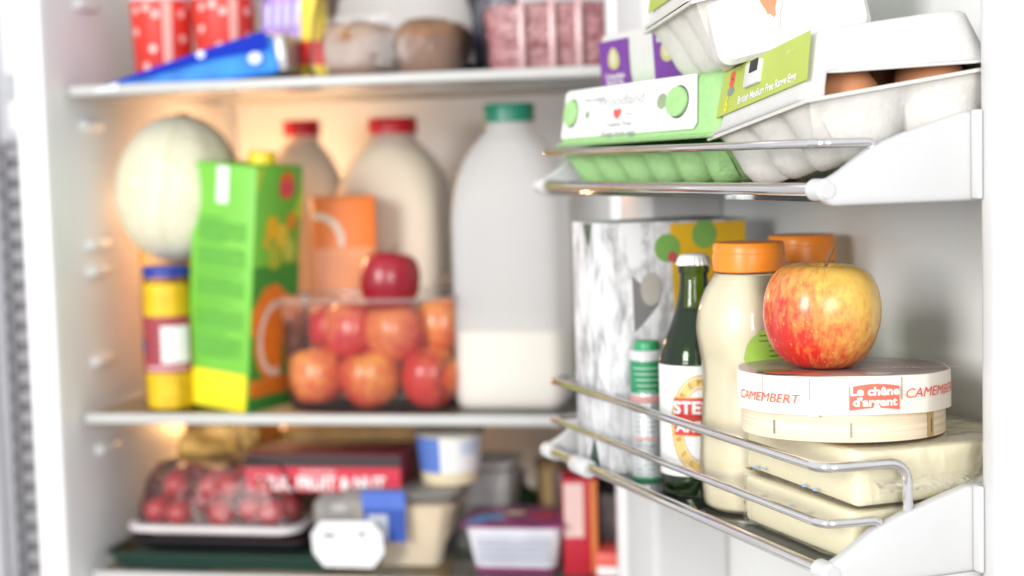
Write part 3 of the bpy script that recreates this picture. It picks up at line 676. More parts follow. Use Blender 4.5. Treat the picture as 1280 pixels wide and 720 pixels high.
# apples
def apple_mat(name, red, yellow, bias, axis=(.75, -.2, .6), stripes=1.0, gain=13):
    m = bpy.data.materials.new(name); m.use_nodes = True; N = m.node_tree.nodes; K = m.node_tree.links; pb = N['Principled BSDF']
    pb.inputs['Roughness'].default_value = .27; pb.inputs['Subsurface Weight'].default_value = .08; pb.inputs['Subsurface Scale'].default_value = .004
    pb.inputs['Coat Weight'].default_value = .2; pb.inputs['Coat Roughness'].default_value = .12
    tc = N.new('ShaderNodeTexCoord')
    # meridian streaks: angle and height
    sp = N.new('ShaderNodeSeparateXYZ'); K.new(tc.outputs['Object'], sp.inputs[0])
    at = N.new('ShaderNodeMath'); at.operation = 'ARCTAN2'; K.new(sp.outputs[0], at.inputs[0]); K.new(sp.outputs[1], at.inputs[1])
    cb = N.new('ShaderNodeCombineXYZ'); K.new(at.outputs[0], cb.inputs[0])
    zz = N.new('ShaderNodeMath'); zz.operation = 'MULTIPLY'; zz.inputs[1].default_value = 14; K.new(sp.outputs[2], zz.inputs[0]); K.new(zz.outputs[0], cb.inputs[2])
    st = N.new('ShaderNodeTexNoise'); st.inputs['Scale'].default_value = 9; st.inputs['Detail'].default_value = 6; st.inputs['Roughness'].default_value = .65; K.new(cb.outputs[0], st.inputs['Vector'])
    ns = N.new('ShaderNodeTexNoise'); ns.inputs['Scale'].default_value = 160; ns.inputs['Detail'].default_value = 4; K.new(tc.outputs['Object'], ns.inputs['Vector'])
    nb = N.new('ShaderNodeTexNoise'); nb.inputs['Scale'].default_value = 26; nb.inputs['Detail'].default_value = 3; K.new(tc.outputs['Object'], nb.inputs['Vector'])
    dt = N.new('ShaderNodeVectorMath'); dt.operation = 'DOT_PRODUCT'; K.new(tc.outputs['Object'], dt.inputs[0]); a = Vector(axis).normalized()*gain; dt.inputs[1].default_value = a
    def madd(x, mul, add):
        q = N.new('ShaderNodeMath'); q.operation = 'MULTIPLY_ADD'; K.new(x, q.inputs[0]); q.inputs[1].default_value = mul
        if isinstance(add, float): q.inputs[2].default_value = add
        else: K.new(add, q.inputs[2])
        return q.outputs[0]
    s = madd(dt.outputs['Value'], .85, bias)
    s = madd(st.outputs['Fac'], 1.5*stripes, s); s = madd(ns.outputs['Fac'], .9*stripes, s); s = madd(nb.outputs['Fac'], .6, s)
    rp = N.new('ShaderNodeValToRGB'); e = rp.color_ramp.elements; e[0].position = 0; e[0].color = lin(red); e[1].position = 1; e[1].color = lin(yellow)
    q = e.new(.45); q.color = tuple(x*.55+y*.45 for x, y in zip(lin(red), lin(yellow)))
    K.new(s, rp.inputs['Fac'])
    # pale lenticels
    vo = N.new('ShaderNodeTexVoronoi'); vo.inputs['Scale'].default_value = 190; K.new(tc.outputs['Object'], vo.inputs['Vector'])
    r3 = N.new('ShaderNodeValToRGB'); r3.color_ramp.elements[0].position = .10; r3.color_ramp.elements[0].color = (.5, .5, .5, 1); r3.color_ramp.elements[1].position = .16; r3.color_ramp.elements[1].color = (0, 0, 0, 1)
    K.new(vo.outputs['Distance'], r3.inputs['Fac'])
    mx = N.new('ShaderNodeMix'); mx.data_type = 'RGBA'; K.new(r3.outputs['Color'], mx.inputs['Factor']); K.new(rp.outputs['Color'], mx.inputs['A']); mx.inputs['B'].default_value = lin(yellow)
    K.new(mx.outputs['Result'], pb.inputs['Base Color'])
    return m
def apple_mesh(r, h, n=56, seed=0):
    P = [(0, .075), (.10, .045), (.22, .012), (.36, .0), (.55, .022), (.75, .11), (.90, .25), (.985, .42), (1.0, .56), (.975, .70), (.89, .84), (.74, .945), (.55, .995), (.38, 1.0), (.24, .965), (.12, .90), (.04, .86), (0, .85)]
    pr = [(max(0, a)*r, b*h) for a, b in smoothprof(P, 3)]; pr[0] = (0, pr[0][1]); pr[-1] = (0, pr[-1][1])
    def wob(q, a):
        k = 1 + .022*math.sin(a*2+seed) + .014*math.cos(a*5+seed*2)*(.4+q.z/h)
        return Vector((q.x*k, q.y*k, q.z + .012*h*math.sin(a+seed)*(math.hypot(q.x, q.y)/r)))
    return lathe(pr, n, wob=wob)
stem_m = M('stem_brown', (.17, .10, .045), .8, bump=.4, bscale=600)
def apple(name, label, loc, r, h, mat, rot=(0, 0, 0), stem=True, group=None, seed=0, cat='apple'):
    t = thing(name, label, cat, loc, rot, group)
    link('flesh', apple_mesh(r, h, 56, seed), mat, t, sharp=180)
    if stem: link('stem', tube(bendpath([(0, 0, h*.84), (.0006, 0, h*.98), (.005, .001, h*1.17)], .01), .0010, 7), stem_m, t)
    return t
am = apple_mat('striped_apple_skin', (.60, .030, .022), (.82, .52, .11), -1.60, (.62, -.1, .72), 1, 24)
p = DR(.338, .046, ck+.0467*.83)
apple('apple', 'red and yellow streaked apple with a stem standing on the round cheese box', p, .0362, .0620, am, (.03, .05, facing(p, 0)), seed=1.3)

# ================================================================== MID SHELF
MZ = ZM + .0035
# pickle jar
p = FR(.046, .045, MZ)
t = thing('pickle_jar', 'yellow pickle jar with blue lid and dark red label at the left wall', 'jar', p, (0, 0, facing(p)))
R = .0258
pr = smoothprof([(R-.004, 0), (R-.0005, .003), (R, .008), (R, .06), (R, .118), (R-.001, .128), (R-.004, .136)], 4)
link('pickle', lathe([(0, .002)] + [(r-.0012, z+.001) for r, z in pr[:-3]] + [(0, .130)], 36), M('yellow_pickle', (.92, .58, .008), .5, var=.15, scale=70), t)
link('glass', lathe([(0, 0)] + pr + [(R-.005, .139)], 36), film('jar_glass', (1, .99, .97), .0, (.9, .8, .5), .05, 1.2), t)
link('lid', lathe([(R-.003, .137), (R-.001, .138), (R-.001, .1475), (R-.003, .149), (0, .149)], 40), M('blue_lid', (.018, .035, .30), .35), t)
link('label', patch(R+.0005, .040, .098, -92, 92), M('dark_red_label', (.33, .045, .06), .5), t)
link('label_patch', patch(R+.0010, .050, .088, -18, 48), paper_white, t)
link('label_band', patch(R+.0010, .043, .047, -60, 40), M('label_pink', (.62, .35, .36), .5), t)
link('label_band', patch(R+.0010, .060, .075, -88, -60), M('label_navy', (.08, .07, .16), .5), t)
# orange pack that the melon rests on
p = FR(.050, .125, MZ)
t = thing('cheese_pack', 'orange and yellow pack standing behind the pickle jar under the melon', 'pack', p, (0, 0, FROT))
link('wrapper', crumple(prism([(-.052, 0), (.05, 0), (.05, .147), (.0, .150), (-.03, .160), (-.052, .166)], -.045, .045, .006, 3), .002, 30, 4, 2), M('orange_pack', (.85, .36, .03), .4, var=.25, scale=25), t)
link('label', box(.06, .001, .05, .0004, at=(0, -.0475, .06)), M('pack_yellow', (.90, .62, .04), .4), t)
# melon
mm = bpy.data.materials.new('melon_rind'); mm.use_nodes = True; N = mm.node_tree.nodes; K = mm.node_tree.links; pb = N['Principled BSDF']; pb.inputs['Roughness'].default_value = .45
tc = N.new('ShaderNodeTexCoord'); n1 = N.new('ShaderNodeTexNoise'); n1.inputs['Scale'].default_value = 14; n1.inputs['Detail'].default_value = 4; K.new(tc.outputs['Object'], n1.inputs['Vector'])
rp = N.new('ShaderNodeValToRGB'); e = rp.color_ramp.elements; e[0].position = .35; e[0].color = (.68, .64, .44, 1); e[1].position = .65; e[1].color = (.82, .78, .60, 1); K.new(n1.outputs['Fac'], rp.inputs['Fac'])
K.new(rp.outputs['Color'], pb.inputs['Base Color'])
vo = N.new('ShaderNodeTexVoronoi'); vo.feature = 'DISTANCE_TO_EDGE'; vo.inputs['Scale'].default_value = 95; K.new(tc.outputs['Object'], vo.inputs['Vector'])
r5 = N.new('ShaderNodeValToRGB'); r5.color_ramp.elements[0].color = (1, 1, 1, 1); r5.color_ramp.elements[1].color = (0, 0, 0, 1); r5.color_ramp.elements[1].position = .12; K.new(vo.outputs['Distance'], r5.inputs['Fac'])
m5 = N.new('ShaderNodeMix'); m5.data_type = 'RGBA'; K.new(r5.outputs['Color'], m5.inputs['Factor']); K.new(rp.outputs['Color'], m5.inputs['A']); m5.inputs['B'].default_value = (.80, .77, .60, 1)
sp = N.new('ShaderNodeSeparateXYZ'); K.new(tc.outputs['Object'], sp.inputs[0])
an = N.new('ShaderNodeMath'); an.operation = 'ARCTAN2'; K.new(sp.outputs[0], an.inputs[0]); K.new(sp.outputs[1], an.inputs[1])
ms = N.new('ShaderNodeMath'); ms.operation = 'MULTIPLY'; ms.inputs[1].default_value = 9; K.new(an.outputs[0], ms.inputs[0])
sn = N.new('ShaderNodeMath'); sn.operation = 'SINE'; K.new(ms.outputs[0], sn.inputs[0])
r6 = N.new('ShaderNodeValToRGB'); r6.color_ramp.elements[0].position = .86; r6.color_ramp.elements[0].color = (0, 0, 0, 1); r6.color_ramp.elements[1].color = (.35, .35, .35, 1); K.new(sn.outputs[0], r6.inputs['Fac'])
m6 = N.new('ShaderNodeMix'); m6.data_type = 'RGBA'; K.new(r6.outputs['Color'], m6.inputs['Factor']); K.new(m5.outputs['Result'], m6.inputs['A']); m6.inputs['B'].default_value = (.62, .56, .28, 1); K.new(m6.outputs['Result'], pb.inputs['Base Color'])
bp = N.new('ShaderNodeBump'); bp.inputs['Strength'].default_value = .5; bp.inputs['Distance'].default_value = .001; K.new(r5.outputs['Color'], bp.inputs['Height']); K.new(bp.outputs['Normal'], pb.inputs['Normal'])
p = FR(.0375, .085, -.0985)
t = thing('melon', 'large pale green melon resting high by the left wall under the top shelf', 'melon', p, (0, math.radians(7), FROT))
link('rind', lathe([(.0665*math.sin(a)*(1+.03*math.cos(a)), .078*(1-math.cos(a))) for a in [PI*k/28 for k in range(29)]], 48, wob=lambda q, a: Vector((q.x*(1+.012*math.cos(a*9)), q.y*(1+.012*math.cos(a*9)), q.z))), mm, t)
link('stalk_scar', lathe([(.007, .1545), (.005, .157), (0, .1575)], 16), stem_m, t)

# juice cartons
green_card = M('green_carton', (.18, .54, .055), .4, var=.05, scale=20)
dgreen = M('dark_green_print2', (.06, .33, .05), .4)
yel2 = M('carton_yellow', (.92, .74, .015), .4)
orange_p = M('orange_print', (.86, .25, .03), .4, var=.12, scale=60)
def juice(name, label, p, rot, w_, d_, h, mat):
    t = thing(name, label, 'juice carton', p, rot); link('carton', box(w_, d_, h, .0025), mat, t); return t
w_, h = .080, .252
p = FR(.110, .072, MZ+.0012)
jc = juice('juice_carton', 'tall green juice carton with yellow base band and orange slice picture, leaning right', p, (0, math.radians(5.8), FROT-math.radians(17)), w_, w_, h, green_card)
Ff = frame((0, -w_/2-.0006, 0), (1, 0, 0), (0, 0, 1)); Fs = frame((w_/2+.0006, 0, 0), (0, 1, 0), (0, 0, 1))
def stick(parent, F_, poly, mat, lift=0, name='printed_panel'):
    o = link(name, plate(poly, .0003), mat, parent, smooth=False); o.matrix_local = F_ @ T((0, 0, lift)); return o
hw = w_/2-.0015
stick(jc, Ff, [(-hw, .002), (hw, .002), (hw, .040), (-hw, .040)], yel2)
stick(jc, Ff, [(-.008, h-.040), (.007, h-.040), (.007, h-.0025), (-.008, h-.0025)], paper_white, .0004, 'seal_strip')
for zz in (.056, .085, .117, .148, .175):
    stick(jc, Ff, [(-.030, zz), (.030, zz), (.030, zz+.018), (-.030, zz+.018)], M('mid_green_print', (.13, .42, .045), .4), 0)
for i in range(19):
    zz = .055+i*.0078; stick(jc, Ff, [(-.028, zz), (random.uniform(.0, .03), zz), (random.uniform(.0, .03), zz+.0018), (-.028, zz+.0018)], M('text_green', (.07, .33, .04), .4), .0004, 'printed_line')
stick(jc, Fs, [(-hw, .002), (hw, .002), (hw, .014), (-hw, .014)], dgreen)
stick(jc, Fs, [(-hw, .014), (hw, .014), (hw, .150), (-hw, .150)], dgreen)
stick(jc, Fs, [(-hw, .016), (hw, .016), (hw, .034), (-hw, .034)], orange_p, .0004)
stick(jc, Fs, [(-hw, .105), (-.02, .128), (.0, .132), (.018, .120), (.025, .09), (-hw, .08)], orange_p, .0003)
sl_ = [(.003+.036*math.cos(a), .075+.046*math.sin(a)) for a in [math.radians(70+8*i) for i in range(28)]]
stick(jc, Fs, [(min(hw, x), z) for x, z in sl_], orange_p, .0006, 'orange_slice')
n = len(sl_); v = []
for i, (x, z) in enumerate(sl_):
    qx, qz = .003+.031*math.cos(math.radians(70+8*i)), .075+.040*math.sin(math.radians(70+8*i)); sx_, sz_ = .003+.024*math.cos(math.radians(70+8*i)), .075+.032*math.sin(math.radians(70+8*i))
    v += [(qx, qz, .0012), (sx_, sz_, .0012)]
o = link('slice_pith', mesh(v, [[2*i, 2*i+2, 2*i+3, 2*i+1] for i in range(n-1)]), M('pith_white', (.85, .72, .60), .5), jc, smooth=False); o.matrix_local = Fs
for cx_, cz_, a_, c_ in ((-.012, .19, .010, (.90, .50, .02)), (.004, .180, .011, (.85, .62, .05)), (.02, .195, .008, (.80, .30, .03)), (-.006, .160, .012, (.45, .55, .05)), (.018, .165, .010, (.62, .66, .10)), (.01, .232, .012, (.85, .15, .03)), (-.02, .175, .006, (.7, .5, .05))):
    stick(jc, Fs, oval(a_, a_*1.2, 16, cx_, cz_), M('fruit_print_%d' % int(cz_*1000+cx_*1e4), c_, .4), .0008, 'fruit_picture')
stick(jc, Fs, [(-.002, .222), (.022, .222), (.022, .236), (-.002, .236)], M('badge_red', (.75, .08, .10), .4), .0012, 'badge')
stick(jc, Fs, [(-hw, h-.03), (-hw+.01, h-.003), (-hw, h-.003)], M('lime_print', (.55, .70, .05), .4), .0003)
stick(jc, Fs, [(.02, h-.055), (hw, h-.02), (hw, h-.055)], M('lime_print', 0), .0003)
o = link('cap', lathe([(.0145, .0), (.0145, .010), (.0135, .012), (0, .012)], 30), yellow_cap, jc, (.004, .016, h))
p = FR(.195, .185, MZ)
oc = juice('juice_carton', 'orange juice carton standing behind the green one', p, (0, 0, facing(p)), .068, .068, .213, M('orange_carton', (.90, .20, .012), .4))
Fo = frame((0, -.0346, 0), (1, 0, 0), (0, 0, 1))
stick(oc, Fo, [(-.032, .002), (.032, .002), (.032, .158), (-.032, .158)], M('salmon_print', (.88, .33, .14), .4))
for i in range(10): stick(oc, Fo, [(-.026, .05+i*.0105), (random.uniform(.0, .028), .05+i*.0105), (random.uniform(.0, .028), .053+i*.0105), (-.026, .053+i*.0105)], M('salmon_line', (.86, .31, .14), .4), .0004, 'printed_line')
v = []
for i in range(13):
    a = math.radians(95-9*i)
    for r_ in (.030, .0235): v.append((-.030+r_*math.cos(a), .166+r_*math.sin(a), .0004))
o = link('printed_arc', mesh(v, [[2*i, 2*i+1, 2*i+3, 2*i+2] for i in range(12)]), M('pith_white', 0), oc, smooth=False); o.matrix_local = Fo

# milk bottles
def milk(label, a, b, H, hw_, hd, level, capm_, turn=0, group='plastic milk bottles', z=MZ, dull=hdpe):
    p = FR(a, b, z); t = thing('milk_bottle', label, 'milk bottle', p, (0, 0, FROT+math.radians(turn)), group)
    def prof(k):
        L_ = []
        for z_, f_, rr in ((0, .90, .3), (.004, .97, .32), (.012, 1, .34), (.03, 1, .34), (.62*H, 1, .36), (.70*H, .975, .5), (.76*H, .92, .65), (.81*H, .83, .8), (.855*H, .70, .95), (.885*H, .55, 1), (.905*H, .445, 1), (.92*H, .41, 1), (.955*H, .40, 1)):
            aa, bb_ = hw_*f_-k, hd*f_-k
            if f_ < .6: aa = bb_ = (hw_*f_-k)
            L_.append((z_+k*.5, aa, bb_, min(aa, bb_)*rr))
        return L_
    pr = prof(0)
    link('bottle', loft([rrect(aa, bb_, r_, 7, z_) for z_, aa, bb_, r_ in pr], True, False), dull, t, sharp=70)
    mk = []
    for z_, aa, bb_, r_ in prof(.0022):
        if z_ < level: mk.append(rrect(aa, bb_, r_, 7, z_))
        else:
            mk.append(rrect(aa, bb_, r_, 7, level)); break
    link('milk', loft(mk, True, True), milk_m, t, sharp=50)
    if level < .1:
        fl_ = [rrect(aa-.0012, bb_-.0012, r_, 7, z_) for z_, aa, bb_, r_ in ((level+.0003, hw_, hd, .02), (level+.006, hw_, hd, .02), (level+.020, hw_, hd, .02))]
        link('milk_film', loft(fl_), film('milk_film', (1, 1, 1), .30, (.9, .86, .76), .5, 1.05), t)
    cr = hw_*.40+.003; z0 = .955*H-.006
    link('cap', lathe([(cr-.002, z0), (cr, z0), (cr+.0003, z0+.016), (cr-.001, z0+.0185), (0, z0+.0185)], 40), capm_, t)
    hd_ = tube(bendpath([(hw_*.42, -hd*.3, .86*H), (hw_*.88, -hd*.3, .83*H), (hw_*1.0, -hd*.3, .66*H), (hw_*.86, -hd*.3, .55*H)], .03, 8), .0001)
    bpy.data.meshes.remove(hd_)
    return t
milk('nearly empty plastic milk bottle with green cap at the front of the shelf', .404, .085, .305, .0555, .045, .078, green_cap)
milk('full milk bottle with red cap behind the green juice carton', .104, .32, .302, .047, .047, .279, red_cap, 8, dull=hdpe_warm)
milk('full milk bottle with red cap behind the apples in the clear tub', .230, .27, .300, .062, .055, .270, red_cap, dull=hdpe_warm)
milk('second milk bottle half hidden behind the racks to the right', .488, .17, .272, .036, .05, .085, green_cap)
# dark jars behind the apples
for a, b, r_, h_, c_, lb_ in ((.318, .21, .024, .125, (.10, .055, .035), 'dark brown sauce jar behind the fruit tub, beside the milk'), (.275, .175, .020, .10, (.25, .16, .10), 'brown spread jar with pale lid behind the fruit tub')):
    p = FR(a, b, MZ); t = thing('sauce_jar', lb_, 'jar', p, (0, 0, 0))
    link('glass', lathe([(0, 0), (r_-.002, 0), (r_, .003), (r_, h_*.8), (r_*.85, h_*.88), (r_*.85, h_*.9)], 28), M('jar_brown_%d' % int(a*1000), c_, .2), t)
    link('lid', lathe([(r_*.85, h_*.88), (r_*.93, h_*.89), (r_*.93, h_*.99), (0, h_)], 28), M('jar_lid_%d' % int(a*1000), (.45, .36, .28), .4), t)

# fruit tub
p = FR(.262, .075, MZ)
tub = thing('fruit_tub', 'clear plastic tub holding red and orange apples', 'tub', p, (0, 0, FROT-.02))
link('tub', rtub(.086, .056, .0905, .062, .112, .030, .001, 0, single=True), clear, tub, sharp=60)
link('rim', loft([rrect(.0905, .062, .03, 7, .1105), rrect(.0935, .065, .033, 7, .1115), rrect(.0935, .065, .033, 7, .1145), rrect(.0905, .062, .03, 7, .115)]), film('tub_rim_plastic', (.97, .97, .97), .35, (.85, .84, .84), .1, 1.4), tub)
fm1 = apple_mat('blush_apple_skin', (.50, .012, .022), (.85, .38, .09), -1.35, (.3, -.5, .5), .8)
fm2 = apple_mat('orange_apple_skin', (.56, .022, .02), (.88, .40, .07), -1.86, (-.4, -.5, .35), 1.2, 20)
fm3 = apple_mat('dark_red_apple_skin', (.30, .004, .018), (.50, .02, .035), -1.2, (.3, 0, .8), .6)
tw = Matrix.Translation(p) @ Matrix.Rotation(FROT-.02, 4, 'Z')
fr = [(-.052, -.018, .004, fm2, 'orange red apple at the bottom left of the clear tub'), (.003, -.019, .004, fm2, 'small orange apple at the bottom middle of the clear tub'), (.052, -.017, .004, fm2, 'yellow streaked apple at the bottom right of the clear tub'),
      (-.024, -.010, .050, fm1, 'red apple in the upper left layer of the clear tub'), (.022, -.012, .048, fm1, 'crimson apple in the upper middle of the clear tub'), (.060, .016, .053, fm2, 'orange apple at the right rim of the clear tub'),
      (-.045, .025, .046, fm1, 'red apple at the back left of the clear tub'), (.0, .030, .05, fm1, 'red apple at the back middle of the clear tub')]
for i, (x, y, z, mt, lb_) in enumerate(fr):
    q = tw @ Vector((x*1.14, y, z)); apple('apple', lb_, q, .0305, .0555, mt, (random.uniform(-.18, .18), random.uniform(-.18, .18), i*1.3), i % 3 == 0, 'apples in the clear tub', i)
q = tw @ Vector((.014, -.012, .0985)); apple('apple', 'dark red apple on top of the heap in the clear tub', q, .0315, .059, fm3, (.1, .1, 1), True, 'apples in the clear tub', 4)

# ================================================================== TOP SHELF
TZ = ZT + .0035
red_pot = M('red_pot_print', (.74, .045, .03), .4, var=.08)
for a, n_, lb_ in ((.037, 0, 'red dotted dessert pot at the far left of the top shelf'), (.106, 1, 'red dotted dessert pot second from the left on the top shelf')):
    p = FR(a, .085, TZ); t = thing('dessert_pot', lb_, 'pot', p, (0, 0, facing(p)), 'red dotted pots')
    link('pot', lathe([(0, 0), (.027, 0), (.0285, .002), (.0330, .088), (.0345, .0885), (.0345, .0905), (.0330, .0905)], 40), red_pot, t)
    link('lid', lathe([(.0350, .0895), (.0352, .0935), (.0335, .0945), (0, .0945)], 40), M('clear_pot_lid', (.62, .60, .60), .3), t)
    v = []
    def pr_(z): return .0285+(.0330-.0285)*(z-.002)/.086+.0005
    def cpatch(z0, z1, a0, a1, mat, nm): link(nm, lathe([(pr_(z0), z0), (pr_(z1), z1)], 8, math.radians(a0), math.radians(a1)), mat, t)
    cpatch(.004, .088, 0 if n_ == 0 else 8, 17 if n_ == 0 else 24, M('pot_pale_stripe', (.86, .42, .36), .4), 'label_stripe')
    for a_, z in ((-52, .08), (-56, .058), (-30, .082), (-20, .04), (-35, .022), (35, .075), (38, .05), (30, .026), (52, .085), (-12, .075), (45, .012), (-48, .012)):
        aa = a_ + n_*9; rr = pr_(z)+.0002
        o = link('printed_dot', plate(oval(.0042, .0042, 14), .0003), M('dot_pink', (.88, .50, .45), .4), t, smooth=False); an = math.radians(aa); o.matrix_local = frame((rr*math.sin(an), -rr*math.cos(an), z), (math.cos(an), math.sin(an), 0), (0, 0, 1))
# blue packet
p = FR(.096, .030, TZ)
t = thing('blue_packet', 'flat bright blue foil packet lying along the front of the top shelf', 'packet', p, (0, math.radians(-4.5), FROT+.03))
bl = [(-.100, .000), (-.096, .004), (-.03, .018), (.03, .030), (.088, .040), (.094, .036), (.096, .004), (.09, .0)]
link('wrapper', crumple(prism(bl, -.03, .03, .003), .0022, 40, 6, 2), M('blue_foil', (.03, .22, .72), .5, spec=.25, var=.35, scale=30), t)
link('printed_panel', prism([(-.085, .0075), (-.03, .0195), (.03, .0315), (.088, .0415), (.088, .024), (.03, .021), (-.03, .0125)], -.0352, -.0335), M('deep_blue_print', (.006, .03, .42), .7, spec=.15), t)
link('printed_panel', prism([(-.098, .0015), (-.07, .0015), (-.07, .009), (-.093, .004)], -.0354, -.0337), M('packet_white', (.72, .76, .85), .4), t)
link('end_fold', box(.012, .055, .036, .002, at=(.098, 0, .001)), M('packet_silver', (.42, .40, .39), .3, metal=.3), t)
for x, z, a_ in ((.075, .016, .006), (.02, .026, .004)):
    o = link('printed_emblem', plate(oval(a_*1.2, a_, 14), .0003), M('packet_pale', (.55, .62, .85), .4), t, smooth=False); o.matrix_local = frame((x, -.0358, z), (1, 0, 0), (0, 0, 1))
# purple packet
p = FR(.176, .085, TZ)
t = thing('sweet_packet', 'purple and orange printed packet standing behind the blue packet', 'packet', p, (0, 0, FROT))
link('wrapper', crumple(box(.052, .022, .15, .004, 2), .001, 40, 8, 3), M('purple_print', (.30, .16, .50), .4, var=.5, scale=55), t)
Fq = frame((0, -.0125, 0), (1, 0, 0), (0, 0, 1))
stick(t, Fq, [(-.025, .0), (.016, .0), (.016, .042), (-.005, .052), (-.025, .045)], M('packet_red', (.78, .10, .06), .4)); stick(t, Fq, [(-.025, .040), (.016, .036), (.016, .046), (-.025, .053)], M('packet_orange', (.90, .50, .10), .4), .0006)
for i in range(4): stick(t, Fq, [(-.02+i*.01, .058), (-.016+i*.01, .058), (-.014+i*.01, .082), (-.019+i*.01, .08)], M('packet_lilac', (.60, .58, .85), .4), .0006)
stick(t, Fq, [(.016, .0), (.0265, .0), (.0265, .15), (.016, .15)], M('packet_white2', (.82, .80, .86), .4), .0008)
# yellow bottle
p = FR(.212, .060, TZ)
t = thing('mustard_bottle', 'yellow squeeze bottle with red label beside the muffins', 'bottle', p, (0, 0, facing(p)))
link('bottle', lathe(smoothprof([(0, 0), (.0135, .0), (.0155, .003), (.0155, .03), (.014, .05), (.0135, .07), (.0125, .09), (.0085, .105)], 4), 28), M('mustard_plastic', (.90, .66, .03), .4, var=.1), t)
link('label', patch(.0161, .016, .040, -100, 100), M('mustard_red', (.80, .035, .03), .4), t)
link('nozzle', lathe([(.0085, .105), (.005, .125), (0, .128)], 20), M('mustard_red', 0), t)
# muffins in a dome
p = FR(.290, .085, TZ)
mb = thing('muffin_box', 'clear plastic clamshell with muffins on the top shelf', 'clamshell', p, (0, 0, FROT))
link('base', rtub(.080, .055, .083, .058, .010, .02, .001, .003), clear, mb)
dm = [rrect(.083, .058, .02, 7, .0125), rrect(.081, .056, .022, 7, .03), rrect(.079, .054, .024, 7, .06), rrect(.074, .05, .026, 7, .085), rrect(.062, .042, .026, 7, .10), rrect(.04, .03, .02, 7, .104)]
link('dome', loft(dm, False, True), film('dome_plastic', (.94, .94, .94), .08, (.6, .58, .56), .1, 1.3, .3, 20), mb)
muf = M('muffin_crumb', (.34, .16, .07), .9, var=.25, scale=90, bump=.6, bscale=250)
cupm = M('muffin_paper', (.31, .165, .105), .7, var=.1)
for i, (x, y) in enumerate(((-.037, -.022), (.038, -.022), (-.035, .03), (.038, .03))):
    q = Matrix.Translation(p) @ Matrix.Rotation(FROT, 4, 'Z') @ Vector((x, y, .004))
    t = thing('muffin', ['brown muffin in a pleated paper cup, front left of the clamshell', 'brown muffin in a pleated paper cup, front right of the clamshell', 'muffin behind, back left of the clamshell', 'muffin behind, back right of the clamshell'][i], 'muffin', q, (0, 0, i), 'muffins in the clamshell')
    def pleat(q_, a): r_ = math.hypot(q_.x, q_.y); k_ = 1+.03*math.cos(a*24)*(q_.z/.04); return Vector((q_.x*k_, q_.y*k_, q_.z))
    link('paper_cup', lathe([(0, 0), (.026, 0), (.0275, .002), (.0345, .036), (.0335, .036)], 96, wob=pleat), cupm, t, sharp=80)
    link('muffin_top', crumple(lathe([(.0330, .033), (.0345, .038), (.031, .046), (.02, .053), (.0, .055)], 36), .0015, 90, i), muf, t)
# dark packet between and the mince tray
p = FR(.383, .135, TZ); t = thing('dark_packet', 'dark navy packet standing between the muffins and the minced meat', 'packet', p, (0, 0, FROT))
link('wrapper', crumple(box(.045, .03, .15, .004), .0015, 40, 9, 3), M('navy_pack', (.02, .025, .07), .35), t); link('seal', box(.045, .004, .006, .001, at=(0, 0, .150)), M('navy_pack', 0), t)
p = FR(.452, .09, TZ)
mt = thing('meat_tray', 'clear tray of pink minced meat at the right of the top shelf', 'meat tray', p, (0, 0, FROT))
link('tray', rtub(.062, .055, .066, .06, .072, .014, .001, .004, single=True), film('tray_plastic', (1, 1, 1), .06, (.85, .8, .8), .08, 1.25, .3, 25), mt)
mince_m = bpy.data.materials.new('minced_meat'); mince_m.use_nodes = True; N = mince_m.node_tree.nodes; K = mince_m.node_tree.links; pb = N['Principled BSDF']; pb.inputs['Roughness'].default_value = .4
tc = N.new('ShaderNodeTexCoord'); vo = N.new('ShaderNodeTexVoronoi'); vo.inputs['Scale'].default_value = 170; K.new(tc.outputs['Object'], vo.inputs['Vector'])
rp = N.new('ShaderNodeValToRGB'); e = rp.color_ramp.elements; e[0].position = .1; e[0].color = (.60, .27, .27, 1); e[1].position = .8; e[1].color = (.22, .035, .05, 1); K.new(vo.outputs['Distance'], rp.inputs['Fac']); K.new(rp.outputs['Color'], pb.inputs['Base Color'])
link('minced_meat', crumple(loft([rrect(.057, .050, .012, 6, .003)] + [rrect(.058+.003*k, .051+.003*k, .012, 6, .004+.06*k) for k in (.2, .4, .6, .8, 1)] + [rrect(.04, .03, .01, 6, .068), rrect(.015, .012, .005, 6, .070)], True, True), .003, 130, 3, 2), mince_m, mt)
for x in (-.022, .008, .034): link('tray_rib', box(.006, .003, .066, .001, at=(x, -.0595, .003)), M('rib_gloss', (.66, .42, .42), .15), mt)

# ================================================================== LOWER SHELF
BZ = ZB + .0035
shell = film('salad_box_plastic', (1, 1, 1), .07, (.9, .82, .82), .12, 1.22, .5, 22)
tom = apple_mat('tomato_skin', (.38, .008, .014), (.62, .04, .025), -1.1, (.1, -.2, .7), .6)
# trays at the bottom
t = thing('food_tray', 'wide dark green plastic tray at the bottom left', 'tray', FR(.105, .10, BZ), (0, 0, FROT)); link('tray', rtub(.118, .085, .125, .09, .017, .012, .001, .003), M('dark_green_tray', (.012, .042, .030), .4), t)
link('contents', box(.215, .15, .008, .003, at=(0, 0, .006)), M('tray_leaf', (.03, .07, .045), .6, var=.3), t)
t = thing('food_tray', 'shallow black tray under the clear box of tomatoes', 'tray', FR(.098, .085, BZ+.0185), (0, 0, FROT)); link('tray', rtub(.088, .06, .096, .068, .012, .012, .001, .003), M('black_tray', (.018, .015, .02), .35), t)
link('contents', box(.165, .11, .005, .002, at=(0, 0, .004)), M('tray_dark_red', (.10, .02, .03), .5), t)
p = FR(.095, .078, BZ+.034)
cb = thing('tomato_box', 'clear plastic box full of cherry tomatoes with a pale rim on the lower shelf', 'punnet', p, (0, 0, FROT))
link('base', rtub(.083, .055, .088, .06, .008, .016, .001, .001), M('pale_rim_plastic', (.72, .68, .69), .3), cb)
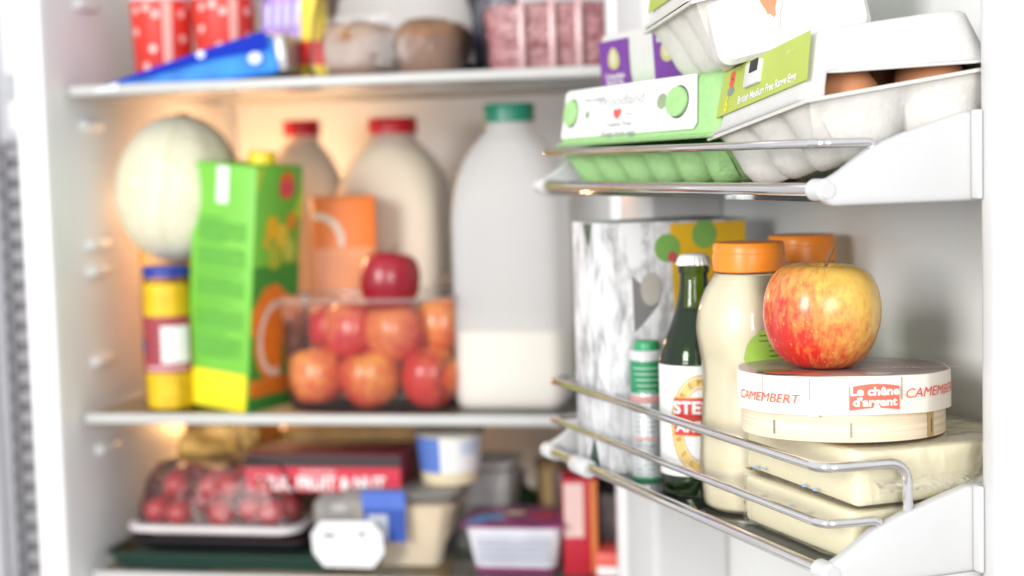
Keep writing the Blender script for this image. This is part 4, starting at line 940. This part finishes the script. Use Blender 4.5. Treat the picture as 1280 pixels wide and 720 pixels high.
link('rim', loft([rrect(.094, .066, .02, 7, .006), rrect(.095, .067, .02, 7, .008), rrect(.095, .067, .02, 7, .012), rrect(.088, .06, .018, 7, .0125)], False, False), M('pale_rim_plastic', 0), cb)
link('dome', loft([rrect(.088, .06, .018, 7, .012), rrect(.086, .058, .02, 7, .03), rrect(.080, .053, .022, 7, .055), rrect(.07, .046, .022, 7, .072), rrect(.05, .035, .018, 7, .077)], False, True), shell, cb)
k = 0
for j, z in enumerate((.010, .036)):
    for yy in (-.037, -.004, .030):
        for i in range(5 if j == 0 else 4):
            q = Matrix.Translation(p) @ Matrix.Rotation(FROT, 4, 'Z') @ Vector((-.066+.032*i+(.016 if j else 0)+random.uniform(-.002, .002), yy*(1 if j == 0 else .85)+random.uniform(-.002, .002), z+random.uniform(-.001, .001)))
            t = thing('tomato', 'cherry tomato inside the clear pale-rimmed box on the lower shelf', 'tomato', q, (random.uniform(-.6, .6), random.uniform(-.6, .6), k), 'cherry tomatoes in the clear box')
            link('flesh', lathe([(.0145*math.sin(a), .0135*(1-math.cos(a))) for a in [PI*m_/14 for m_ in range(15)]], 20), tom, t); k += 1
# foil wrapped bread / golden bits behind
foil = M('gold_foil', (.85, .50, .15), .4, metal=.35, var=.2, bump=.8, bscale=40)
for i, (a, b, z, w_, lb_) in enumerate(((.05, .20, 0, .09, 'gold foil parcel at the back left of the lower shelf'), (.20, .24, 0, .20, 'long gold paper parcel behind the red bar box'))):
    t = thing('foil_parcel', lb_, 'parcel', FR(a, b, BZ), (0, 0, FROT+.2*i), 'gold parcels')
    link('wrapper', crumple(box(w_, .09, .135 if i == 0 else .125, .02, 3), .008, 22, i+11, 4), foil if i == 0 else M('gold_paper', (.55, .31, .10), .5, var=.3, scale=20), t)
q = Matrix.Translation(p) @ Vector((-.035, -.05, .06))
t = thing('curled_foil', 'curled gold foil lid lying on the clear tomato box', 'foil', Matrix.Translation(p) @ Matrix.Rotation(FROT, 4, 'Z') @ Vector((-.028, .0, .0795)), (math.radians(50), .25, FROT+.3)); link('foil', crumple(loft([rrect(.028*k_, .018*k_, .012, 6, .004*(1-k_)) for k_ in (1, .7, .3)], False, True), .004, 60, 21), foil, t)
link('foil_edge', tube([tuple(v_) for v_ in rrect(.028, .018, .012, 6, .001)] + [tuple(rrect(.028, .018, .012, 6, .001)[0])], .0016, 8), foil, t)
# dark red FRUIT & NUT box
p = FR(.206, .083, -.3350)
t = thing('bar_box', 'flat dark red box with white lettering lying across the punnet and tub', 'box', p, (0, 0, FROT+.02))
link('carton', box(.166, .075, .040, .0015), M('dark_red_card', (.20, .012, .03), .4), t)
Fb = frame((0, -.0379, 0), (1, 0, 0), (0, 0, 1))
stick(t, Fb, [(-.0825, .001), (.0825, .001), (.0825, .026), (-.0825, .026)], M('bright_red_card', (.60, .02, .05), .4))
stick(t, Fb, [(-.0825, .027), (.0825, .027), (.0825, .039), (-.0825, .039)], M('black_card', (.03, .012, .015), .4))
text('MILK, FRUIT & NUT', .0185, ink_white, t, Fb @ T((-.002, .0092, .0008)), bold=.0007, sx=.86)
text('chocolate bars', .0065, M('pink_ink', (.80, .50, .52), .5), t, Fb @ T((-.005, .0222, .0008)), bold=.0002)
# white bag with octagonal tag, beige tub
p = FR(.290, .080, BZ)
t = thing('hummus_tub', 'beige filled clear tub with blue label on its corner', 'tub', p, (0, 0, FROT))
link('contents', rtub(.040, .036, .055, .045, .066, .016, closed=True), M('beige_spread', (.74, .60, .42), .5, var=.06, scale=50), t)
link('tub', rtub(.042, .038, .0565, .0465, .074, .017, .0008, .003), clear, t)
link('lid', loft([rrect(.060, .050, .018, 7, .0752), rrect(.061, .051, .018, 7, .077), rrect(.061, .051, .018, 7, .081), rrect(.055, .045, .016, 7, .083)], True, True), film('tub_lid', (.95, .95, .95), .55, (.70, .66, .62), .15), t)
lb = link('label', plate([(-.028, .032), (.014, .032), (.015, .085), (-.030, .085)], .0006), M('blue_label', (.025, .075, .36), .4), t, smooth=False); lb.matrix_local = frame((-.005, -.0535, 0), (1, 0, 0), (0, -.05, 1))
stick(lb, Matrix(), [(-.030, .066), (.015, .066), (.015, .083), (-.030, .083)], M('blue_label_light', (.08, .16, .55), .4), .0007); stick(lb, Matrix(), [(-.024, .034), (-.004, .034), (-.004, .060), (-.024, .060)], M('label_grey', (.50, .53, .58), .4), .0007)
p = FR(.236, .045, BZ)
t = thing('salad_bag', 'small white film bag with a white octagonal tag hanging at its front', 'bag', p, (0, 0, FROT))
link('bag', crumple(box(.070, .045, .078, .015, 3), .005, 30, 31, 4), film('white_bag', (.97, .95, .93), .55, (.78, .74, .71), .2, 1.4, .5, 30), t)
tg = link('tag', plate([(-.0255, .0), (.0255, .0), (.038, .016), (.036, .036), (.026, .048), (-.027, .047), (-.037, .034), (-.036, .014)], .0012), M('tag_card', (.80, .80, .80), .5), t, smooth=False); tg.matrix_local = frame((.008, -.038, .010), (1, 0, 0), (0, -.08, 1))
for x0, x1, z0, z1 in ((-.024, -.012, .030, .035), (.012, .020, .032, .037)): stick(tg, Matrix(), [(x0, z0), (x1, z0), (x1, z1), (x0, z1)], M('tag_grey', (.25, .26, .26), .5), .0013, 'printed_mark')
for k in range(3): stick(tg, Matrix(), [(-.026, .020-k*.005), (.026, .020-k*.005), (.026, .021-k*.005), (-.026, .021-k*.005)], M('tag_line', (.62, .62, .63), .5), .0013, 'printed_line')
# small blue and white pot on top of the tub lid
p = FR(.333, .080, BZ+.083)
t = thing('cream_pot', 'small blue and white round pot standing on the beige tub', 'pot', p, (0, 0, facing(p)))
link('pot', lathe([(0, 0), (.027, 0), (.029, .002), (.034, .050), (.034, .052)], 40), M('pot_cream', (.72, .62, .42), .4), t)
link('label', lathe([(.0306, .014), (.0342, .050)], 24, math.radians(-100), math.radians(100)), paper_white, t)
link('label_panel', lathe([(.0309, .014), (.0345, .050)], 10, math.radians(-85), math.radians(-18)), M('pot_blue', (.10, .19, .55), .4), t)
link('label_panel', lathe([(.0311, .022), (.0342, .046)], 6, math.radians(20), math.radians(62)), M('pot_pale_blue', (.55, .63, .78), .4), t)
link('lid', lathe([(.0345, .051), (.0358, .0515), (.0358, .0565), (.034, .058), (0, .058)], 40), film('pot_lid', (.95, .95, .95), .5, (.75, .72, .70), .15), t)
# dessert pot with magenta lid
p = FR(.408, .060, BZ)
t = thing('dessert_tub', 'rectangular white dessert tub with magenta and blue film lid', 'tub', p, (0, 0, FROT+.03))
link('tub', rtub(.040, .034, .048, .042, .050, .010, closed=True), M('tub_white', (.66, .66, .70), .4), t)
link('base_band', rtub(.0405, .0345, .0415, .0355, .009, .010, closed=True), M('tub_plum', (.22, .04, .13), .4), t, (0, 0, -.0005))
fl = link('film_lid', loft([rrect(.053, .047, .008, 5, .051), rrect(.053, .047, .008, 5, .0525), rrect(.045, .04, .008, 5, .0532)], True, True), M('magenta_film', (.26, .04, .15), .3, var=.4, scale=40), t)
for x, y, a_, c_ in ((-.028, -.01, .016, (.05, .30, .60)), (-.005, .012, .010, (.75, .70, .45)), (.025, .0, .013, (.60, .02, .06)), (-.04, -.03, .010, (.10, .40, .70))):
    o = link('printed_picture', plate(oval(a_, a_*.8, 16, x, y), .0002), M('film_print_%d' % int(x*1000), c_, .35), fl, smooth=False); o.location = (0, 0, .0533)
for k in range(4): o = link('printed_line', prism([(-.036, .016+k*.007), (.036, .016+k*.007), (.036, .0185+k*.007), (-.036, .0185+k*.007)], -.044-.0011*k, -.034), M('tub_line', (.48, .49, .58), .5), t, smooth=False)
# boxes at the right
p = FR(.470, .060, BZ); t = thing('spice_box', 'upright red carton with pale panel beside the dessert tub', 'box', p, (0, 0, FROT+.2))
link('carton', box(.034, .05, .096, .001), M('red_spice_card', (.48, .012, .03), .4), t); stick(t, frame((0, -.0256, 0), (1, 0, 0), (0, 0, 1)), [(-.016, .038), (.003, .038), (.003, .092), (-.016, .092)], M('spice_pale', (.72, .50, .46), .4)); stick(t, frame((0, -.0256, 0), (1, 0, 0), (0, 0, 1)), [(.010, .002), (.016, .002), (.016, .094), (.010, .094)], M('spice_orange', (.62, .20, .04), .4))
p = FR(.508, .045, BZ); t = thing('snack_box', 'low red and white carton at the right end of the lower shelf', 'box', p, (0, 0, FROT))
link('carton', box(.034, .05, .026, .001), M('red_snack_card', (.66, .08, .06), .4), t); stick(t, frame((0, -.0256, 0), (1, 0, 0), (0, 0, 1)), [(-.015, .004), (.015, .004), (.015, .013), (-.015, .013)], paper_white)
p = FR(.5, .13, BZ); t = thing('spice_jar', 'jar with black lid behind the low red carton', 'jar', p)
link('glass', lathe([(0, 0), (.02, 0), (.02, .06), (.016, .066)], 28), M('jar_grey', (.40, .39, .38), .3, var=.4, scale=50), t); link('lid', lathe([(.018, .064), (.018, .088), (0, .089)], 28), M('jar_black', (.02, .02, .025), .4), t)
p = FR(.375, .20, BZ); t = thing('sauce_bottle_dark', 'dark green squat bottle in shadow behind the dessert tub', 'bottle', p); t.scale = (1, 1, .55)
link('glass', lathe([(0, 0), (.03, 0), (.031, .003), (.031, .07), (.024, .085), (.012, .10), (.011, .12)], 28), M('dark_bottle', (.015, .05, .03), .2), t); link('cap', lathe([(.012, .118), (.012, .13), (0, .131)], 20), M('dark_bottle_cap', (.03, .05, .18), .4), t)
p = FR(.43, .20, BZ); t = thing('spread_pot', 'tan pot at the back of the lower shelf, right of the dark bottle', 'pot', p)
link('pot', lathe([(0, 0), (.026, 0), (.03, .075), (.031, .077)], 28), M('tan_pot', (.42, .28, .13), .5), t); link('lid', lathe([(.031, .077), (.032, .084), (0, .085)], 28), M('tan_lid', (.30, .18, .09), .5), t)
p = FR(.475, .25, BZ); t = thing('storage_box', 'brown box at the back right of the lower shelf', 'box', p, (0, 0, FROT)); link('box', box(.08, .1, .11, .003), M('brown_box', (.12, .065, .05), .5), t); link('lid', box(.083, .103, .012, .002, at=(0, 0, .1105)), M('brown_box_lid', (.20, .10, .09), .5), t)

p = FR(.352, .150, BZ); t = thing('clear_tub', 'greyish clear tub behind the small blue and white pot', 'tub', p, (0, 0, FROT)); link('tub', rtub(.030, .028, .036, .033, .085, .012, closed=True), M('grey_tub', (.42, .41, .40), .3, var=.3, scale=30), t); link('lid', rtub(.037, .034, .038, .035, .007, .012, closed=True), M('grey_tub_lid', (.55, .53, .51), .3), t, (0, 0, .087))
p = FR(.455, .140, BZ); t = thing('brown_packet', 'dark brown packet standing behind the dessert tub, left of the upright red carton', 'packet', p, (0, 0, FROT+.1)); link('wrapper', crumple(box(.050, .035, .088, .006, 2), .002, 40, 41, 3), M('brown_wrap', (.10, .055, .04), .45, var=.4, scale=40), t); link('label', box(.030, .002, .028, .0005, at=(0, -.0195, .048)), M('tan_label', (.45, .30, .15), .5), t)
